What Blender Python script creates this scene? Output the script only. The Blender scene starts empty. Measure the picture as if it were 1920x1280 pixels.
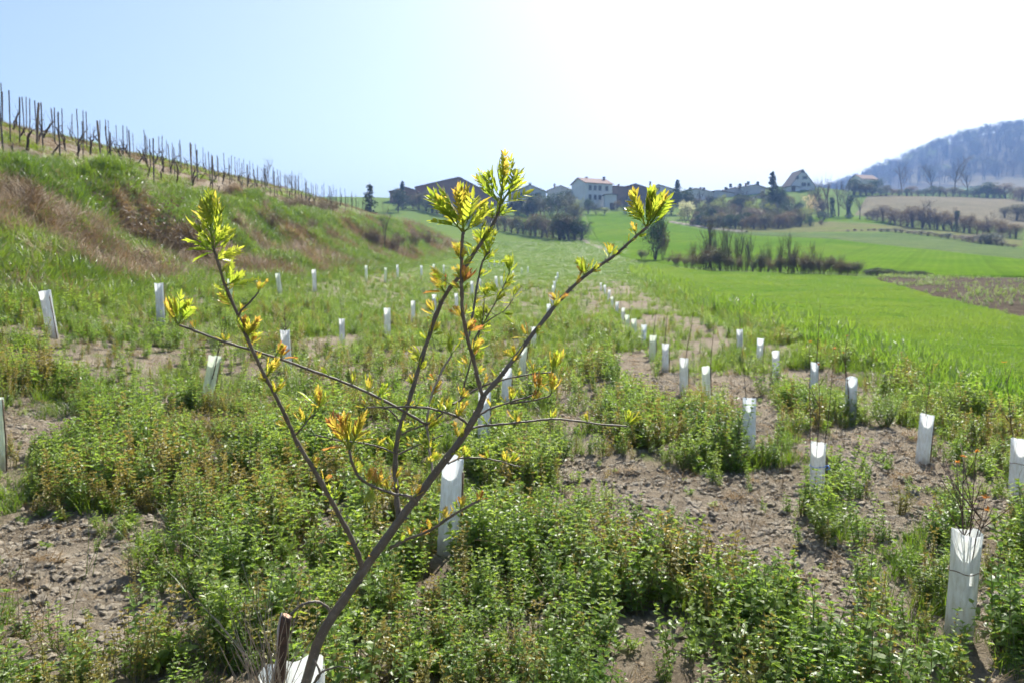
import bpy, math, random
import numpy as np
from mathutils import Vector, Matrix

# ------------------------------------------------------------------ camera, sky, sun, exposure
scene = bpy.context.scene
col = scene.collection
F = 1500.0                                  # focal length in pixels of the 1920 px wide photograph
PITCH = math.atan(130.0 / F)
EYE = 1.55
cam_data = bpy.data.cameras.new('camera')
cam_data.sensor_width = 36.0
cam_data.lens = 36.0 * F / 1920.0
cam_data.clip_start = 0.05
cam_data.clip_end = 6000.0
cam_data.dof.use_dof = True
cam_data.dof.focus_distance = 1.62
cam_data.dof.aperture_fstop = 9.0
cam = bpy.data.objects.new('camera', cam_data)
cam.location = (0, 0, EYE)
cam.rotation_euler = (math.pi / 2 - PITCH, 0, 0)
col.objects.link(cam)
scene.camera = cam

SUN_AZ = math.radians(24.0)                 # to the right of the viewing direction (+Y)
SUN_EL = math.radians(45.0)
world = bpy.data.worlds.new('World')
scene.world = world
world.use_nodes = True
wn, wl = world.node_tree.nodes, world.node_tree.links
bg = wn['Background']
skyt = wn.new('ShaderNodeTexSky')
skyt.sky_type = 'NISHITA'
skyt.sun_disc = False
skyt.sun_elevation = SUN_EL
skyt.sun_rotation = SUN_AZ
skyt.altitude = 200
skyt.air_density = 1.0
skyt.dust_density = 2.6
skyt.ozone_density = 2.0
wl.new(skyt.outputs['Color'], bg.inputs['Color'])
bg.inputs['Strength'].default_value = 0.083

sun_data = bpy.data.lights.new('sun', 'SUN')
sun_data.energy = 5.0
sun_data.angle = math.radians(0.53)
sun_data.color = (1.0, 0.955, 0.88)
sun = bpy.data.objects.new('sun', sun_data)
sdir = Vector((math.sin(SUN_AZ) * math.cos(SUN_EL), math.cos(SUN_AZ) * math.cos(SUN_EL), math.sin(SUN_EL)))
sun.rotation_euler = (-sdir).to_track_quat('-Z', 'Y').to_euler()
sun.location = (60, 120, 150)
col.objects.link(sun)

vs = scene.view_settings
vs.view_transform = 'Standard'
vs.look = 'None'
vs.exposure = 1.17
vs.gamma = 1.0
vs.use_curve_mapping = False
scene.render.engine = 'CYCLES'
cy = scene.cycles
cy.max_bounces = 5
cy.diffuse_bounces = 3
cy.glossy_bounces = 1
cy.transmission_bounces = 3
cy.transparent_max_bounces = 6
cy.volume_bounces = 0
cy.caustics_reflective = False
cy.caustics_refractive = False
cy.use_adaptive_sampling = True
cy.adaptive_threshold = 0.06
cy.use_denoising = True
cy.sample_clamp_indirect = 8.0

# ------------------------------------------------------------------ helpers
rnd = random.Random(11)
NR = np.random.RandomState(7)

def link(o, parent=None):
    col.objects.link(o)
    if parent is not None:
        o.parent = parent
    return o

def tag(o, label=None, cat=None, group=None, kind=None):
    if label: o['label'] = label
    if cat: o['category'] = cat
    if group: o['group'] = group
    if kind: o['kind'] = kind
    return o

def empty(name, loc, rz=0.0):
    o = bpy.data.objects.new(name, None)
    o.empty_display_size = 0.2
    o.location = loc
    o.rotation_euler = (0, 0, rz)
    return link(o)

class MB:
    """collects geometry for one mesh"""
    def __init__(self):
        self.v = []; self.f = []; self.m = []
    def add(self, vs, fs, mi=0):
        n = len(self.v)
        self.v.extend(vs)
        for f in fs:
            self.f.append(tuple(i + n for i in f)); self.m.append(mi)
    def box(self, x0, x1, y0, y1, z0, z1, mi=0):
        self.add([(x0,y0,z0),(x1,y0,z0),(x1,y1,z0),(x0,y1,z0),(x0,y0,z1),(x1,y0,z1),(x1,y1,z1),(x0,y1,z1)],
                 [(0,3,2,1),(4,5,6,7),(0,1,5,4),(1,2,6,5),(2,3,7,6),(3,0,4,7)], mi)
    def tube(self, pts, rad, sides=6, mi=0, cap=True):
        pts = [Vector(p) for p in pts]
        n = len(pts)
        prev = None; rings = []; vs = []; fs = []
        for i, p in enumerate(pts):
            t = (pts[min(i+1, n-1)] - pts[max(i-1, 0)])
            if t.length < 1e-9: t = Vector((0,0,1))
            t.normalize()
            if prev is None:
                a = Vector((1,0,0)) if abs(t.x) < 0.8 else Vector((0,1,0))
                prev = (a - t * a.dot(t)).normalized()
            else:
                prev = (prev - t * prev.dot(t))
                if prev.length < 1e-6: prev = t.orthogonal()
                prev.normalize()
            b = t.cross(prev)
            r = rad[i] if hasattr(rad, '__len__') else rad
            for k in range(sides):
                a = 2 * math.pi * k / sides
                vs.append(tuple(p + (prev * math.cos(a) + b * math.sin(a)) * r))
        for i in range(n - 1):
            for k in range(sides):
                k2 = (k + 1) % sides
                fs.append((i*sides+k, i*sides+k2, (i+1)*sides+k2, (i+1)*sides+k))
        if cap:
            fs.append(tuple(range(sides))[::-1])
            fs.append(tuple((n-1)*sides + k for k in range(sides)))
        self.add(vs, fs, mi)
    def mesh(self, name, mats, smooth=False):
        me = bpy.data.meshes.new(name)
        me.from_pydata(self.v, [], self.f)
        for m in (mats if isinstance(mats, (list, tuple)) else [mats]):
            me.materials.append(m)
        if any(self.m): me.polygons.foreach_set('material_index', self.m)
        if smooth: me.polygons.foreach_set('use_smooth', [True] * len(self.f))
        me.update()
        return me
    def obj(self, name, mats, parent=None, smooth=False):
        return link(bpy.data.objects.new(name, self.mesh(name, mats, smooth)), parent)

# ---- value noise (numpy)
def _hash(ix, iy, s):
    n = (ix.astype(np.int64) * 374761393 + iy.astype(np.int64) * 668265263 + s * 974711) & 0x7fffffff
    n = ((n ^ (n >> 13)) * 1274126177) & 0x7fffffff
    n = (n ^ (n >> 16))
    return (n & 0xffff) / 65535.0
def vn(x, y, s=0):
    x = np.asarray(x, float); y = np.asarray(y, float)
    ix = np.floor(x); iy = np.floor(y)
    fx = x - ix; fy = y - iy
    fx = fx*fx*(3-2*fx); fy = fy*fy*(3-2*fy)
    a = _hash(ix, iy, s); b = _hash(ix+1, iy, s); c = _hash(ix, iy+1, s); d = _hash(ix+1, iy+1, s)
    return (a*(1-fx)+b*fx)*(1-fy) + (c*(1-fx)+d*fx)*fy
def fbm(x, y, s=0, o=3):
    r = 0; a = 0.5; t = 0
    x = np.asarray(x, float); y = np.asarray(y, float)
    for i in range(o):
        r = r + a * vn(x, y, s + i*17); t += a; a *= 0.5; x = x*2.03 + 3.1; y = y*2.03 + 7.7
    return r / t
def ss(a, b, t):
    t = np.clip((np.asarray(t, float) - a) / (b - a), 0, 1)
    return t*t*(3-2*t)

# ------------------------------------------------------------------ terrain height
SLUMPS = [  # eroded hollows in the bank: x, y, size, depth
    (-12.2, 27.0, 1.4, 2.1), (-11.6, 35.5, 1.2, 1.7), (-13.2, 45.5, 1.8, 2.0), (-10.6, 41.0, 1.1, 0.9),
    (-12.4, 54.0, 1.6, 0.8), (-10.7, 20.5, 1.3, 0.6), (-13.6, 21.0, 1.4, 0.7), (-11.4, 64.0, 2.0, 0.8), (-10.2, 30.5, 1.1, 0.5)]
def bank_t(x, y):
    return (-8.8 + 0.015 * y) - x
def HS(x, y):
    """large shape of the land"""
    x = np.asarray(x, float); y = np.asarray(y, float)
    yy = np.maximum(y, 0)
    quad = 1.55 * (yy / 70.0) ** 2
    e = np.maximum(yy - 260.0, 0)
    plate = 21.4 + 0.166 * e * np.exp(-e / 120.0)
    lin = 21.4 + 0.166 * 330 * (1 - np.exp(-e / 330.0))
    w = ss(60, 120, x)
    z = np.where(yy > 260, plate * (1-w) + lin * w, quad)
    z = z + 5.0 * np.exp(-(((x-105)/38)**2 + ((y-318)/45)**2))
    # wooded hill
    z = z + 98.0 * np.exp(-(np.maximum(0, (600-x))/184)**2 - (np.maximum(0, (x-640))/330)**2 - ((y-980)/300)**2)
    # left bank and vineyard hill
    fade = 1 - ss(85, 190, y)
    t = bank_t(x, y)
    near = ss(-25, 12, y)
    z = z + 0.95 * ss(0, 1, (-3.0 - x) / 5.8) * fade * near
    z = z + 3.9 * (0.55*ss(0, 7.2, t) + 0.45*np.clip(t/7.2, 0, 1)) * fade
    z = z + 7.0 * (1 - np.exp(-np.maximum(t - 7.4, 0) / 14.0)) * (1 - ss(70, 170, y))
    z = z + 3.0 * ss(120, 240, y) * ss(20, -60, x)
    return z
def H(x, y):
    x = np.asarray(x, float); y = np.asarray(y, float)
    z = HS(x, y)
    d = np.sqrt(x*x + y*y)
    t = bank_t(x, y)
    onb = ss(-0.8, 1.2, t) * (1 - ss(8.0, 11.0, t)) * (1 - ss(95, 140, y))
    z = z + onb * (1.4*(fbm(x/2.4, y/2.4, 3, 3) - 0.5) + 0.35*(np.abs(vn(x/1.1+y/2.3, y/1.4, 9)-0.5)*2 - 0.5))
    for sx, sy, r, dep in SLUMPS:
        dx = (x - sx) / r; dy = (y - sy) / (r * 1.25)
        g = np.exp(-(dx*dx + dy*dy))
        z = z - dep * g * ss(-0.7, 0.25, dx) + 0.45 * dep * np.exp(-(((dx+0.75)/0.45)**2 + dy*dy))
    f = 1 - ss(35, 70, d)
    z = z + (0.10*(fbm(x/1.7, y/1.7, 21, 2)-0.5) + 0.06*(fbm(x/0.42, y/0.42, 31, 3)-0.5)) * f
    z = z + (0.06*np.abs(fbm(x/0.19, y/0.19, 41, 2)-0.5)*2 + 0.035*np.abs(vn(x/0.08, y/0.08, 47)-.5)*2 - .03) * (1 - ss(9, 18, d))
    return z

CP, SP = math.cos(PITCH), math.sin(PITCH)
Z0 = EYE
cam.location.z = EYE
def ray(u, v):
    a = (u - 960) / F; b = (640 - v) / F
    return np.array([a, CP + b*SP, -SP + b*CP])
_T = np.concatenate([np.linspace(0.8, 60, 2400), np.geomspace(60.05, 1500, 2600)])
def P(u, v):
    """point of the ground seen at photograph position u, v"""
    d = ray(u, v); p = _T[:, None] * d
    g = (Z0 + p[:, 2]) - HS(p[:, 0], p[:, 1])
    i = np.argmax(g < 0)
    if g[i] >= 0:
        i = int(np.argmin(g))
    q = p[i]
    return float(q[0]), float(q[1])
def AT(u, v, dist):
    """point at photograph position u, v and distance dist along the view (world Y)"""
    d = ray(u, v); t = dist / d[1]
    return Vector((d[0]*t, dist, Z0 + d[2]*t))
def PX(x, y, z):
    x = np.asarray(x, float); y = np.asarray(y, float); z = np.asarray(z, float) - Z0
    fwd = y*CP - z*SP; up = y*SP + z*CP
    fwd = np.where(fwd > 0.05, fwd, 0.05)
    return 960 + F*x/fwd, 640 - F*up/fwd
def HZ(x, y): return float(H(x, y))

# ------------------------------------------------------------------ materials
def newmat(name):
    m = bpy.data.materials.new(name); m.use_nodes = True
    nt = m.node_tree
    for n in list(nt.nodes):
        nt.nodes.remove(n)
    out = nt.nodes.new('ShaderNodeOutputMaterial')
    return m, nt, out
def N(nt, typ, **kw):
    n = nt.nodes.new(typ)
    for k, v in kw.items():
        if k.startswith('i_'):
            n.inputs[k[2:].replace('_', ' ')].default_value = v
        else:
            setattr(n, k, v)
    return n
def ramp(nt, fac, stops):
    r = nt.nodes.new('ShaderNodeValToRGB')
    e = r.color_ramp.elements
    while len(e) < len(stops): e.new(0.5)
    for el, (p, c) in zip(e, stops):
        el.position = p; el.color = (*c, 1)
    nt.links.new(fac, r.inputs['Fac'])
    return r.outputs['Color']
def noise(nt, scale, detail=4, rough=0.55, coord='Object', dist=0.0):
    tc = nt.nodes.get('tc') or N(nt, 'ShaderNodeTexCoord', name='tc')
    n = N(nt, 'ShaderNodeTexNoise')
    n.inputs['Scale'].default_value = scale; n.inputs['Detail'].default_value = detail
    n.inputs['Roughness'].default_value = rough; n.inputs['Distortion'].default_value = dist
    nt.links.new(tc.outputs[coord], n.inputs['Vector'])
    return n.outputs['Fac']
def mixc(nt, fac, a, b, mode='MIX'):
    m = N(nt, 'ShaderNodeMix', data_type='RGBA', blend_type=mode)
    for s, val in ((0, fac), (6, a), (7, b)):
        if isinstance(val, (int, float)): m.inputs[s].default_value = val
        elif isinstance(val, tuple): m.inputs[s].default_value = (*val, 1)
        else: nt.links.new(val, m.inputs[s])
    return m.outputs[2]
def bsdf(nt, colr, rough=0.7, spec=0.3, bump=None, bstr=0.3, bdist=0.02):
    p = N(nt, 'ShaderNodeBsdfPrincipled')
    if isinstance(colr, tuple): p.inputs['Base Color'].default_value = (*colr, 1)
    else: nt.links.new(colr, p.inputs['Base Color'])
    p.inputs['Roughness'].default_value = rough
    p.inputs['Specular IOR Level'].default_value = spec
    if bump is not None:
        b = N(nt, 'ShaderNodeBump'); b.inputs['Strength'].default_value = bstr; b.inputs['Distance'].default_value = bdist
        nt.links.new(bump, b.inputs['Height']); nt.links.new(b.outputs['Normal'], p.inputs['Normal'])
    return p
def simple(name, c1, c2, scale=6.0, rough=0.75, spec=0.25, bscale=None, bstr=0.3, bdist=0.02, c3=None):
    m, nt, out = newmat(name)
    stops = [(0.3, c1), (0.7, c2)] if c3 is None else [(0.25, c1), (0.5, c2), (0.75, c3)]
    c = ramp(nt, noise(nt, scale), stops)
    p = bsdf(nt, c, rough, spec, noise(nt, bscale, 5) if bscale else None, bstr, bdist)
    nt.links.new(p.outputs[0], out.inputs[0])
    return m
def leafmat(name, c_lo, c_hi, trans=0.5, tcol=None, rough=0.4, spec=0.4, instancer=True, tint=None):
    """leaf: glossy diffuse face plus light passing through; colour varies per plant"""
    m, nt, out = newmat(name)
    if instancer == 'object':
        oi = N(nt, 'ShaderNodeObjectInfo'); fac = oi.outputs['Random']
    elif instancer:
        at = N(nt, 'ShaderNodeAttribute', attribute_type='INSTANCER', attribute_name='tint'); fac = at.outputs['Fac']
    else:
        fac = noise(nt, 3.0, 3)
    stops = [(0.0, c_lo), (1.0, c_hi)] if tint is None else [(0.0, c_lo), (0.72, c_hi), (0.8, tint), (1.0, tint)]
    c = ramp(nt, fac, stops)
    tc = N(nt, 'ShaderNodeTexCoord')
    nz = N(nt, 'ShaderNodeTexNoise'); nz.inputs['Scale'].default_value = 9.0
    nt.links.new(tc.outputs['Object'], nz.inputs['Vector'])
    c = mixc(nt, 0.55, c, ramp(nt, nz.outputs['Fac'], [(0.3, (0.55,0.6,0.5)), (0.7, (1.4,1.3,1.2))]), 'MULTIPLY')
    p = bsdf(nt, c, rough, spec)
    t = N(nt, 'ShaderNodeBsdfTranslucent')
    tc2 = mixc(nt, 1.0, c, tcol if tcol else (2.2, 2.0, 1.0), 'MULTIPLY')
    nt.links.new(tc2, t.inputs['Color'])
    mx = N(nt, 'ShaderNodeMixShader'); mx.inputs[0].default_value = trans
    nt.links.new(p.outputs[0], mx.inputs[1]); nt.links.new(t.outputs[0], mx.inputs[2])
    nt.links.new(mx.outputs[0], out.inputs[0])
    return m

# ground: dry clod soil, green ground cover and dead grass mixed by vertex attributes
def ground_material():
    m, nt, out = newmat('ground_soil')
    soil = ramp(nt, noise(nt, 5.0, 6, 0.65), [(0.2, (0.19,0.157,0.117)), (0.5, (0.305,0.262,0.195)), (0.8, (0.42,0.37,0.285))])
    damp = ramp(nt, noise(nt, 0.8, 4, 0.6), [(0.35, (0.78,0.75,0.72)), (0.65, (1.08,1.08,1.08))])
    soil = mixc(nt, 0.9, soil, damp, 'MULTIPLY')
    fine = ramp(nt, noise(nt, 60.0, 4, 0.6), [(0.3, (0.62,0.6,0.58)), (0.7, (1.2,1.2,1.2))])
    soil = mixc(nt, 0.8, soil, fine, 'MULTIPLY')
    straw = ramp(nt, noise(nt, 38.0, 3, 0.7, dist=1.5), [(0.64, (0,0,0)), (0.72, (1,1,1))])
    soil = mixc(nt, straw, soil, (0.42,0.36,0.26))
    grn = ramp(nt, noise(nt, 0.9, 5, 0.6), [(0.25, (0.075,0.13,0.022)), (0.5, (0.11,0.17,0.03)), (0.75, (0.16,0.19,0.055))])
    gf = ramp(nt, noise(nt, 22.0, 4, 0.6), [(0.3, (0.6,0.62,0.55)), (0.7, (1.25,1.25,1.2))])
    grn = mixc(nt, 0.7, grn, gf, 'MULTIPLY')
    a = N(nt, 'ShaderNodeAttribute', attribute_name='cover')
    sep = N(nt, 'ShaderNodeSeparateColor')
    nt.links.new(a.outputs['Color'], sep.inputs[0])
    mth = N(nt, 'ShaderNodeMath', operation='ADD'); nt.links.new(sep.outputs[0], mth.inputs[0])
    sub = N(nt, 'ShaderNodeMath', operation='MULTIPLY_ADD'); nt.links.new(noise(nt, 2.2, 5, 0.65), sub.inputs[0]); sub.inputs[1].default_value = 1.6; sub.inputs[2].default_value = -0.8
    nt.links.new(sub.outputs[0], mth.inputs[1])
    cl = N(nt, 'ShaderNodeMapRange'); cl.inputs[1].default_value = 0.35; cl.inputs[2].default_value = 0.65
    nt.links.new(mth.outputs[0], cl.inputs[0])
    c = mixc(nt, cl.outputs[0], soil, grn)
    dead = ramp(nt, noise(nt, 3.5, 5, 0.7), [(0.3, (0.13,0.085,0.06)), (0.7, (0.26,0.19,0.13))])
    c = mixc(nt, sep.outputs[1], c, dead)
    litter = ramp(nt, noise(nt, 0.08, 4, 0.6), [(0.3, (0.06,0.052,0.036)), (0.7, (0.10,0.085,0.055))])
    c = mixc(nt, sep.outputs[2], c, litter)
    p = bsdf(nt, c, 1.0, 0.02, noise(nt, 26.0, 8, 0.75), 1.0, 0.06)
    nt.links.new(p.outputs[0], out.inputs[0])
    return m
M = {}
M['ground'] = ground_material()

# ------------------------------------------------------------------ ground sheet
def axis(lo, hi, a, n):
    t = np.linspace(math.asinh(lo/a), math.asinh(hi/a), n)
    return a*np.sinh(t)
gx = axis(-1300, 1500, 1.9, 640)
gy = axis(-40, 2300, 2.6, 640)
X, Y = np.meshgrid(gx, gy)
Zg = H(X, Y)
nx, ny = len(gx), len(gy)
verts = np.stack([X.ravel(), Y.ravel(), Zg.ravel()], 1)
ii, jj = np.meshgrid(np.arange(nx-1), np.arange(ny-1))
q = (jj*nx+ii).ravel()
quads = np.stack([q, q+1, q+1+nx, q+nx], 1)

def grid_mesh(name, verts, quads, mat, smooth=True, colors=None):
    me = bpy.data.meshes.new(name)
    me.vertices.add(len(verts)); me.vertices.foreach_set('co', np.ascontiguousarray(verts, dtype=np.float32).ravel())
    me.loops.add(quads.size); me.loops.foreach_set('vertex_index', quads.ravel().astype(np.int32))
    me.polygons.add(len(quads)); me.polygons.foreach_set('loop_start', (np.arange(len(quads))*4).astype(np.int32))
    me.polygons.foreach_set('loop_total', np.full(len(quads), 4, dtype=np.int32))
    me.polygons.foreach_set('use_smooth', np.full(len(quads), smooth))
    me.update(calc_edges=True)
    me.materials.append(mat)
    if colors is not None:
        at = me.color_attributes.new('cover', 'FLOAT_COLOR', 'POINT')
        at.data.foreach_set('color', np.ascontiguousarray(colors, dtype=np.float32).ravel())
    me.validate()
    return me

# where the soil is bare (photograph-guided patches, kept as positions on the ground)
BARE = [(1230,900,110,40),(1390,985,130,55),(1500,1060,90,60),(1590,1150,55,80),(1450,905,90,45),(1700,905,140,40),(110,1070,215,120),(50,805,130,55),(260,1165,180,85),(60,1235,115,60),(1330,955,220,85),(1460,1030,120,60),(1150,885,150,38),
        (1620,850,170,55),(1570,1110,60,110),(1850,1010,60,90),(1880,1130,70,60),(705,825,70,30),(630,645,80,16),(300,985,60,40),
        (430,865,80,28),(1080,790,70,25),(1420,800,60,60),(1660,960,120,40),(1250,740,70,40),(1190,690,40,40),(1580,720,100,28),
        (610,690,50,14),(1480,660,80,16),(1330,650,60,20),(620,985,60,60), (1390,730,60,25), (350,800,90,20)]
def bare(x, y):
    u, v = PX(x, y, HS(x, y))
    u = u + 110*(fbm(x*2.0, y*2.0, 5, 3)-0.5)*np.clip(4/np.maximum(y, 1), 0.2, 2)
    v = v + 80*(fbm(x*2.0, y*2.0, 6, 3)-0.5)*np.clip(4/np.maximum(y, 1), 0.2, 2)
    b = np.zeros_like(np.asarray(x, float))
    for (cu, cv, ru, rv) in BARE:
        ru, rv = ru*.86, rv*.88
        r = ((u-cu)/ru)**2 + ((v-cv)/rv)**2
        b = np.maximum(b, 1 - ss(0.55, 1.25, r))
    return b
def rowdist(x, y, x0):
    return np.abs(x - (x0 + 0.07*y))
xf, yf = X.ravel(), Y.ravel()
tb = bank_t(xf, yf)
dist = np.sqrt(xf**2 + yf**2)
bfield = bare(xf, yf)
cover = 0.30 + 0.20*ss(8, 25, yf) + 0.35*ss(40, 80, yf) - 0.6*bfield
strip = (np.exp(-(rowdist(xf, yf, 1.75)/0.7)**2) + 0.7*np.exp(-(rowdist(xf, yf, 3.1)/0.6)**2)) * (1 - ss(45, 60, yf))
cover = cover - 0.45*strip
cover = cover + 0.5*ss(3.6, 5.0, xf - 0.07*yf)*ss(6, 10, yf)
cover = np.where(tb > 0, np.maximum(cover, 0.62), cover)
cover = cover - 0.75*ss(7.4, 8.6, tb)*(1 - ss(80, 120, yf))*(0.4 + 0.8*vn(xf/1.5, yf/4.0, 71))
cover = np.where(yf > 60, np.maximum(cover, 0.22 + 0.55*fbm(xf/14, yf/9, 61, 3)), cover)
onbank = ss(-0.3, 0.6, tb)*(1 - ss(6.6, 7.8, tb))*(1 - ss(110, 150, yf))
deadn = fbm(xf/3.2 + yf/9, yf/4.5, 81, 3)
def deadmask(x, y):
    t = bank_t(x, y)
    on = ss(-0.3, 0.6, t)*(1 - ss(6.6, 7.8, t))*(1 - ss(110, 150, y))
    n = fbm(x/1.9 + y/7, y/3.4, 81, 3) + 0.15*ss(4.5, 1.2, t) - 0.09
    for sx, sy, r, dep in SLUMPS:
        n = n + 0.42*np.exp(-(((x-sx-0.4)/(r*1.0))**2 + ((y-sy)/(r*1.3))**2))
    return on * ss(0.515, 0.60, n)
dead = deadmask(xf, yf)
far = ss(8, 16, 98.0*np.exp(-(np.maximum(0, (600-xf))/184)**2 - (np.maximum(0, (xf-640))/330)**2 - ((yf-980)/300)**2))
cols = np.stack([np.clip(cover, 0, 1), np.clip(dead*0.9, 0, 1), far, np.ones_like(far)], 1)
ground = link(bpy.data.objects.new('ground', grid_mesh('ground', verts, quads, M['ground'], True, cols)))
tag(ground, 'dry clod soil of the planting field rising into grassy hillside', 'ground', kind='structure')

# ------------------------------------------------------------------ fields laid over the ground
def fieldmat(name, stops, s1, s2, bstr=0.5, rows=None):
    m, nt, out = newmat(name)
    c = ramp(nt, noise(nt, s1, 5, 0.6), stops)
    c = mixc(nt, 0.75, c, ramp(nt, noise(nt, s1*5.3, 6, 0.7), [(0.3, (0.72,0.78,0.75)), (0.7, (1.18,1.12,1.15))]), 'MULTIPLY')
    if rows:                                # drill rows and wheel tracks of the sown crop
        mp = N(nt, 'ShaderNodeMapping'); mp.inputs['Rotation'].default_value = (0, 0, rows[1])
        nt.links.new(nt.nodes['tc'].outputs['Object'], mp.inputs['Vector'])
        for sc_, lo, hi in ((rows[0], (0.95,0.96,0.95), (1.03,1.03,1.02)), (rows[0]/9.0, (1.0,1.0,1.0), (0.90,0.90,0.93))):
            wv = N(nt, 'ShaderNodeTexWave', wave_type='BANDS', bands_direction='X'); wv.inputs['Scale'].default_value = sc_; wv.inputs['Distortion'].default_value = 1.2; wv.inputs['Detail'].default_value = 3.0; wv.inputs['Detail Scale'].default_value = .4
            nt.links.new(mp.outputs[0], wv.inputs['Vector'])
            c = mixc(nt, 1.0, c, ramp(nt, wv.outputs['Fac'], [(0.35, lo), (0.9, hi)] if hi[0] > 1 else [(0.93, lo), (0.985, hi)]), 'MULTIPLY')
    f = ramp(nt, noise(nt, s2, 4, 0.6), [(0.3, (0.72,0.74,0.7)), (0.7, (1.2,1.2,1.2))])
    c = mixc(nt, 0.8, c, f, 'MULTIPLY')
    p = bsdf(nt, c, 1.0, 0.0, noise(nt, s2*1.7, 5, 0.7), bstr, 0.12)
    tr = N(nt, 'ShaderNodeBsdfTranslucent'); nt.links.new(c, tr.inputs[0])
    nt.links.new(p.outputs[0], out.inputs[0])
    return m
def polyline(pts, n):
    w = np.array([P(u, v) for u, v in pts])
    s = np.concatenate([[0], np.cumsum(np.hypot(*np.diff(w, axis=0).T))])
    t = np.linspace(0, s[-1], n)
    return np.stack([np.interp(t, s, w[:, 0]), np.interp(t, s, w[:, 1])], 1)
def field(name, label, near, farl, mat, off, n=120, m=60, cat='field', extend=1.0):
    a = polyline(near, n); b = polyline(farl, n)
    k = np.linspace(0, 1, m)[:, None, None]
    g = a[None]*(1-k) + b[None]*k
    gx_, gy_ = g[..., 0], g[..., 1]
    edge = np.minimum(np.minimum(np.linspace(0, 1, m)[:, None]*m, (1-np.linspace(0, 1, m))[:, None]*m), 1.0)
    edge = np.minimum(edge, np.minimum(np.arange(n), np.arange(n)[::-1])[None]*1.0).clip(0, 1)
    z = H(gx_, gy_) + off*(2*edge - 1)
    v = np.stack([gx_.ravel(), gy_.ravel(), z.ravel()], 1)
    ii, jj = np.meshgrid(np.arange(n-1), np.arange(m-1))
    q = (jj*n+ii).ravel()
    quads = np.stack([q, q+1, q+1+n, q+n], 1)
    o = link(bpy.data.objects.new(name, grid_mesh(name, v, quads, mat)))
    tag(o, label, cat, kind='structure')
    return o, a, b
M['meadow'] = fieldmat('meadow_grass', [(0.25,(0.055,0.125,0.016)),(0.5,(0.10,0.175,0.025)),(0.75,(0.18,0.195,0.06))], 0.35, 9.0)
M['wheat'] = fieldmat('young_wheat', [(0.25,(0.075,0.145,0.010)),(0.5,(0.10,0.175,0.014)),(0.75,(0.13,0.185,0.022))], 0.06, 3.0, 0.5, (0.35, 0.5))
M['greyfield'] = fieldmat('grey_green_crop', [(0.3,(0.10,0.145,0.05)),(0.7,(0.13,0.165,0.06))], 0.05, 2.0, 0.5, (0.3, 1.2))
M['olive'] = fieldmat('olive_pasture', [(0.3,(0.13,0.155,0.05)),(0.55,(0.16,0.16,0.07)),(0.75,(0.13,0.17,0.035))], 0.05, 1.5)
M['brown'] = fieldmat('fallow_earth', [(0.3,(0.17,0.15,0.095)),(0.6,(0.20,0.175,0.115)),(0.8,(0.16,0.18,0.07))], 0.02, 1.2)
M['plough'] = fieldmat('ploughed_earth', [(0.25,(0.075,0.06,0.045)),(0.5,(0.115,0.093,0.07)),(0.75,(0.16,0.13,0.10))], 1.2, 7.0, 0.9)

meadow, mA, mB = field('meadow', 'bright green grass meadow beside the rows of tree guards',
    [(1193,506),(1215,520),(1260,543),(1320,566),(1400,592),(1500,624),(1620,668),(1760,722),(1920,782),(2250,910)],
    [(1222,494),(1262,505),(1330,512),(1450,515),(1560,518),(1630,524),(1700,545),(1800,573),(1920,604),(2250,680)], M['meadow'], 0.09, 260, 200)
plough, pA, pB = field('ploughed_field', 'dark ploughed field with weeds beyond the meadow',
    [(1640,524),(1705,545),(1800,572),(1920,603),(2250,678)], [(1660,519),(1750,521),(1830,522),(1920,523),(2250,530)], M['plough'], 0.08, 160, 90)
wheat, wA, wB = field('wheat_field', 'bright green young wheat field sloping up behind the bare hedge',
    [(1125,457),(1155,478),(1200,491),(1260,499),(1400,508),(1560,512),(1660,516),(1780,519),(1920,521),(2250,528)],
    [(1096,403),(1150,398),(1205,399),(1262,420),(1340,436),(1420,443),(1560,449),(1750,470),(1920,488),(2250,520)], M['wheat'], 0.12, 200, 90)
wheat2, _, _ = field('wheat_field', 'narrow green field strip behind the dark hedge of bushes',
    [(960,424),(1010,428),(1060,432),(1125,455)], [(965,402),(1010,404),(1060,405),(1094,404)], M['wheat'], 0.1, 60, 30)
greyf, _, _ = field('crop_field', 'grey-green crop strip above the bright wheat field',
    [(1330,434),(1420,442),(1560,448),(1750,468.5),(1920,486),(2250,516)], [(1400,437),(1480,438),(1560,439),(1680,438),(1800,452),(1920,468)], M['greyfield'], 0.1, 140, 40)
olive, _, _ = field('pasture', 'olive pasture strip below the line of bare trees',
    [(1270,420),(1330,430),(1400,435.5),(1480,437),(1560,436),(1680,435),(1800,448),(1920,464)], [(1280,419),(1350,424),(1430,424),(1500,419),(1560,416),(1680,424),(1800,436),(1920,452)], M['olive'], 0.1, 140, 40)
olive2, _, _ = field('hill_pasture', 'small sunlit green field in front of the ivy covered trees',
    [(1500,418),(1560,415),(1620,417),(1680,422)], [(1530,406),(1560,405),(1610,408),(1670,417)], M['wheat'], 0.1, 60, 24)
brown, _, _ = field('fallow_field', 'brown fallow field on the slope behind the tree line',
    [(1600,404),(1680,411),(1760,417),(1840,424),(1960,432)], [(1625,369),(1700,368),(1780,369),(1860,372),(1960,378)], M['brown'], 0.12, 100, 50)
brown2, _, _ = field('hilltop_field', 'pale fallow field below the wooded hill',
    [(1700,344),(1760,346),(1830,350),(1960,356)], [(1705,318),(1760,322),(1830,329),(1960,336)], M['brown'], 0.15, 80, 30)

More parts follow.
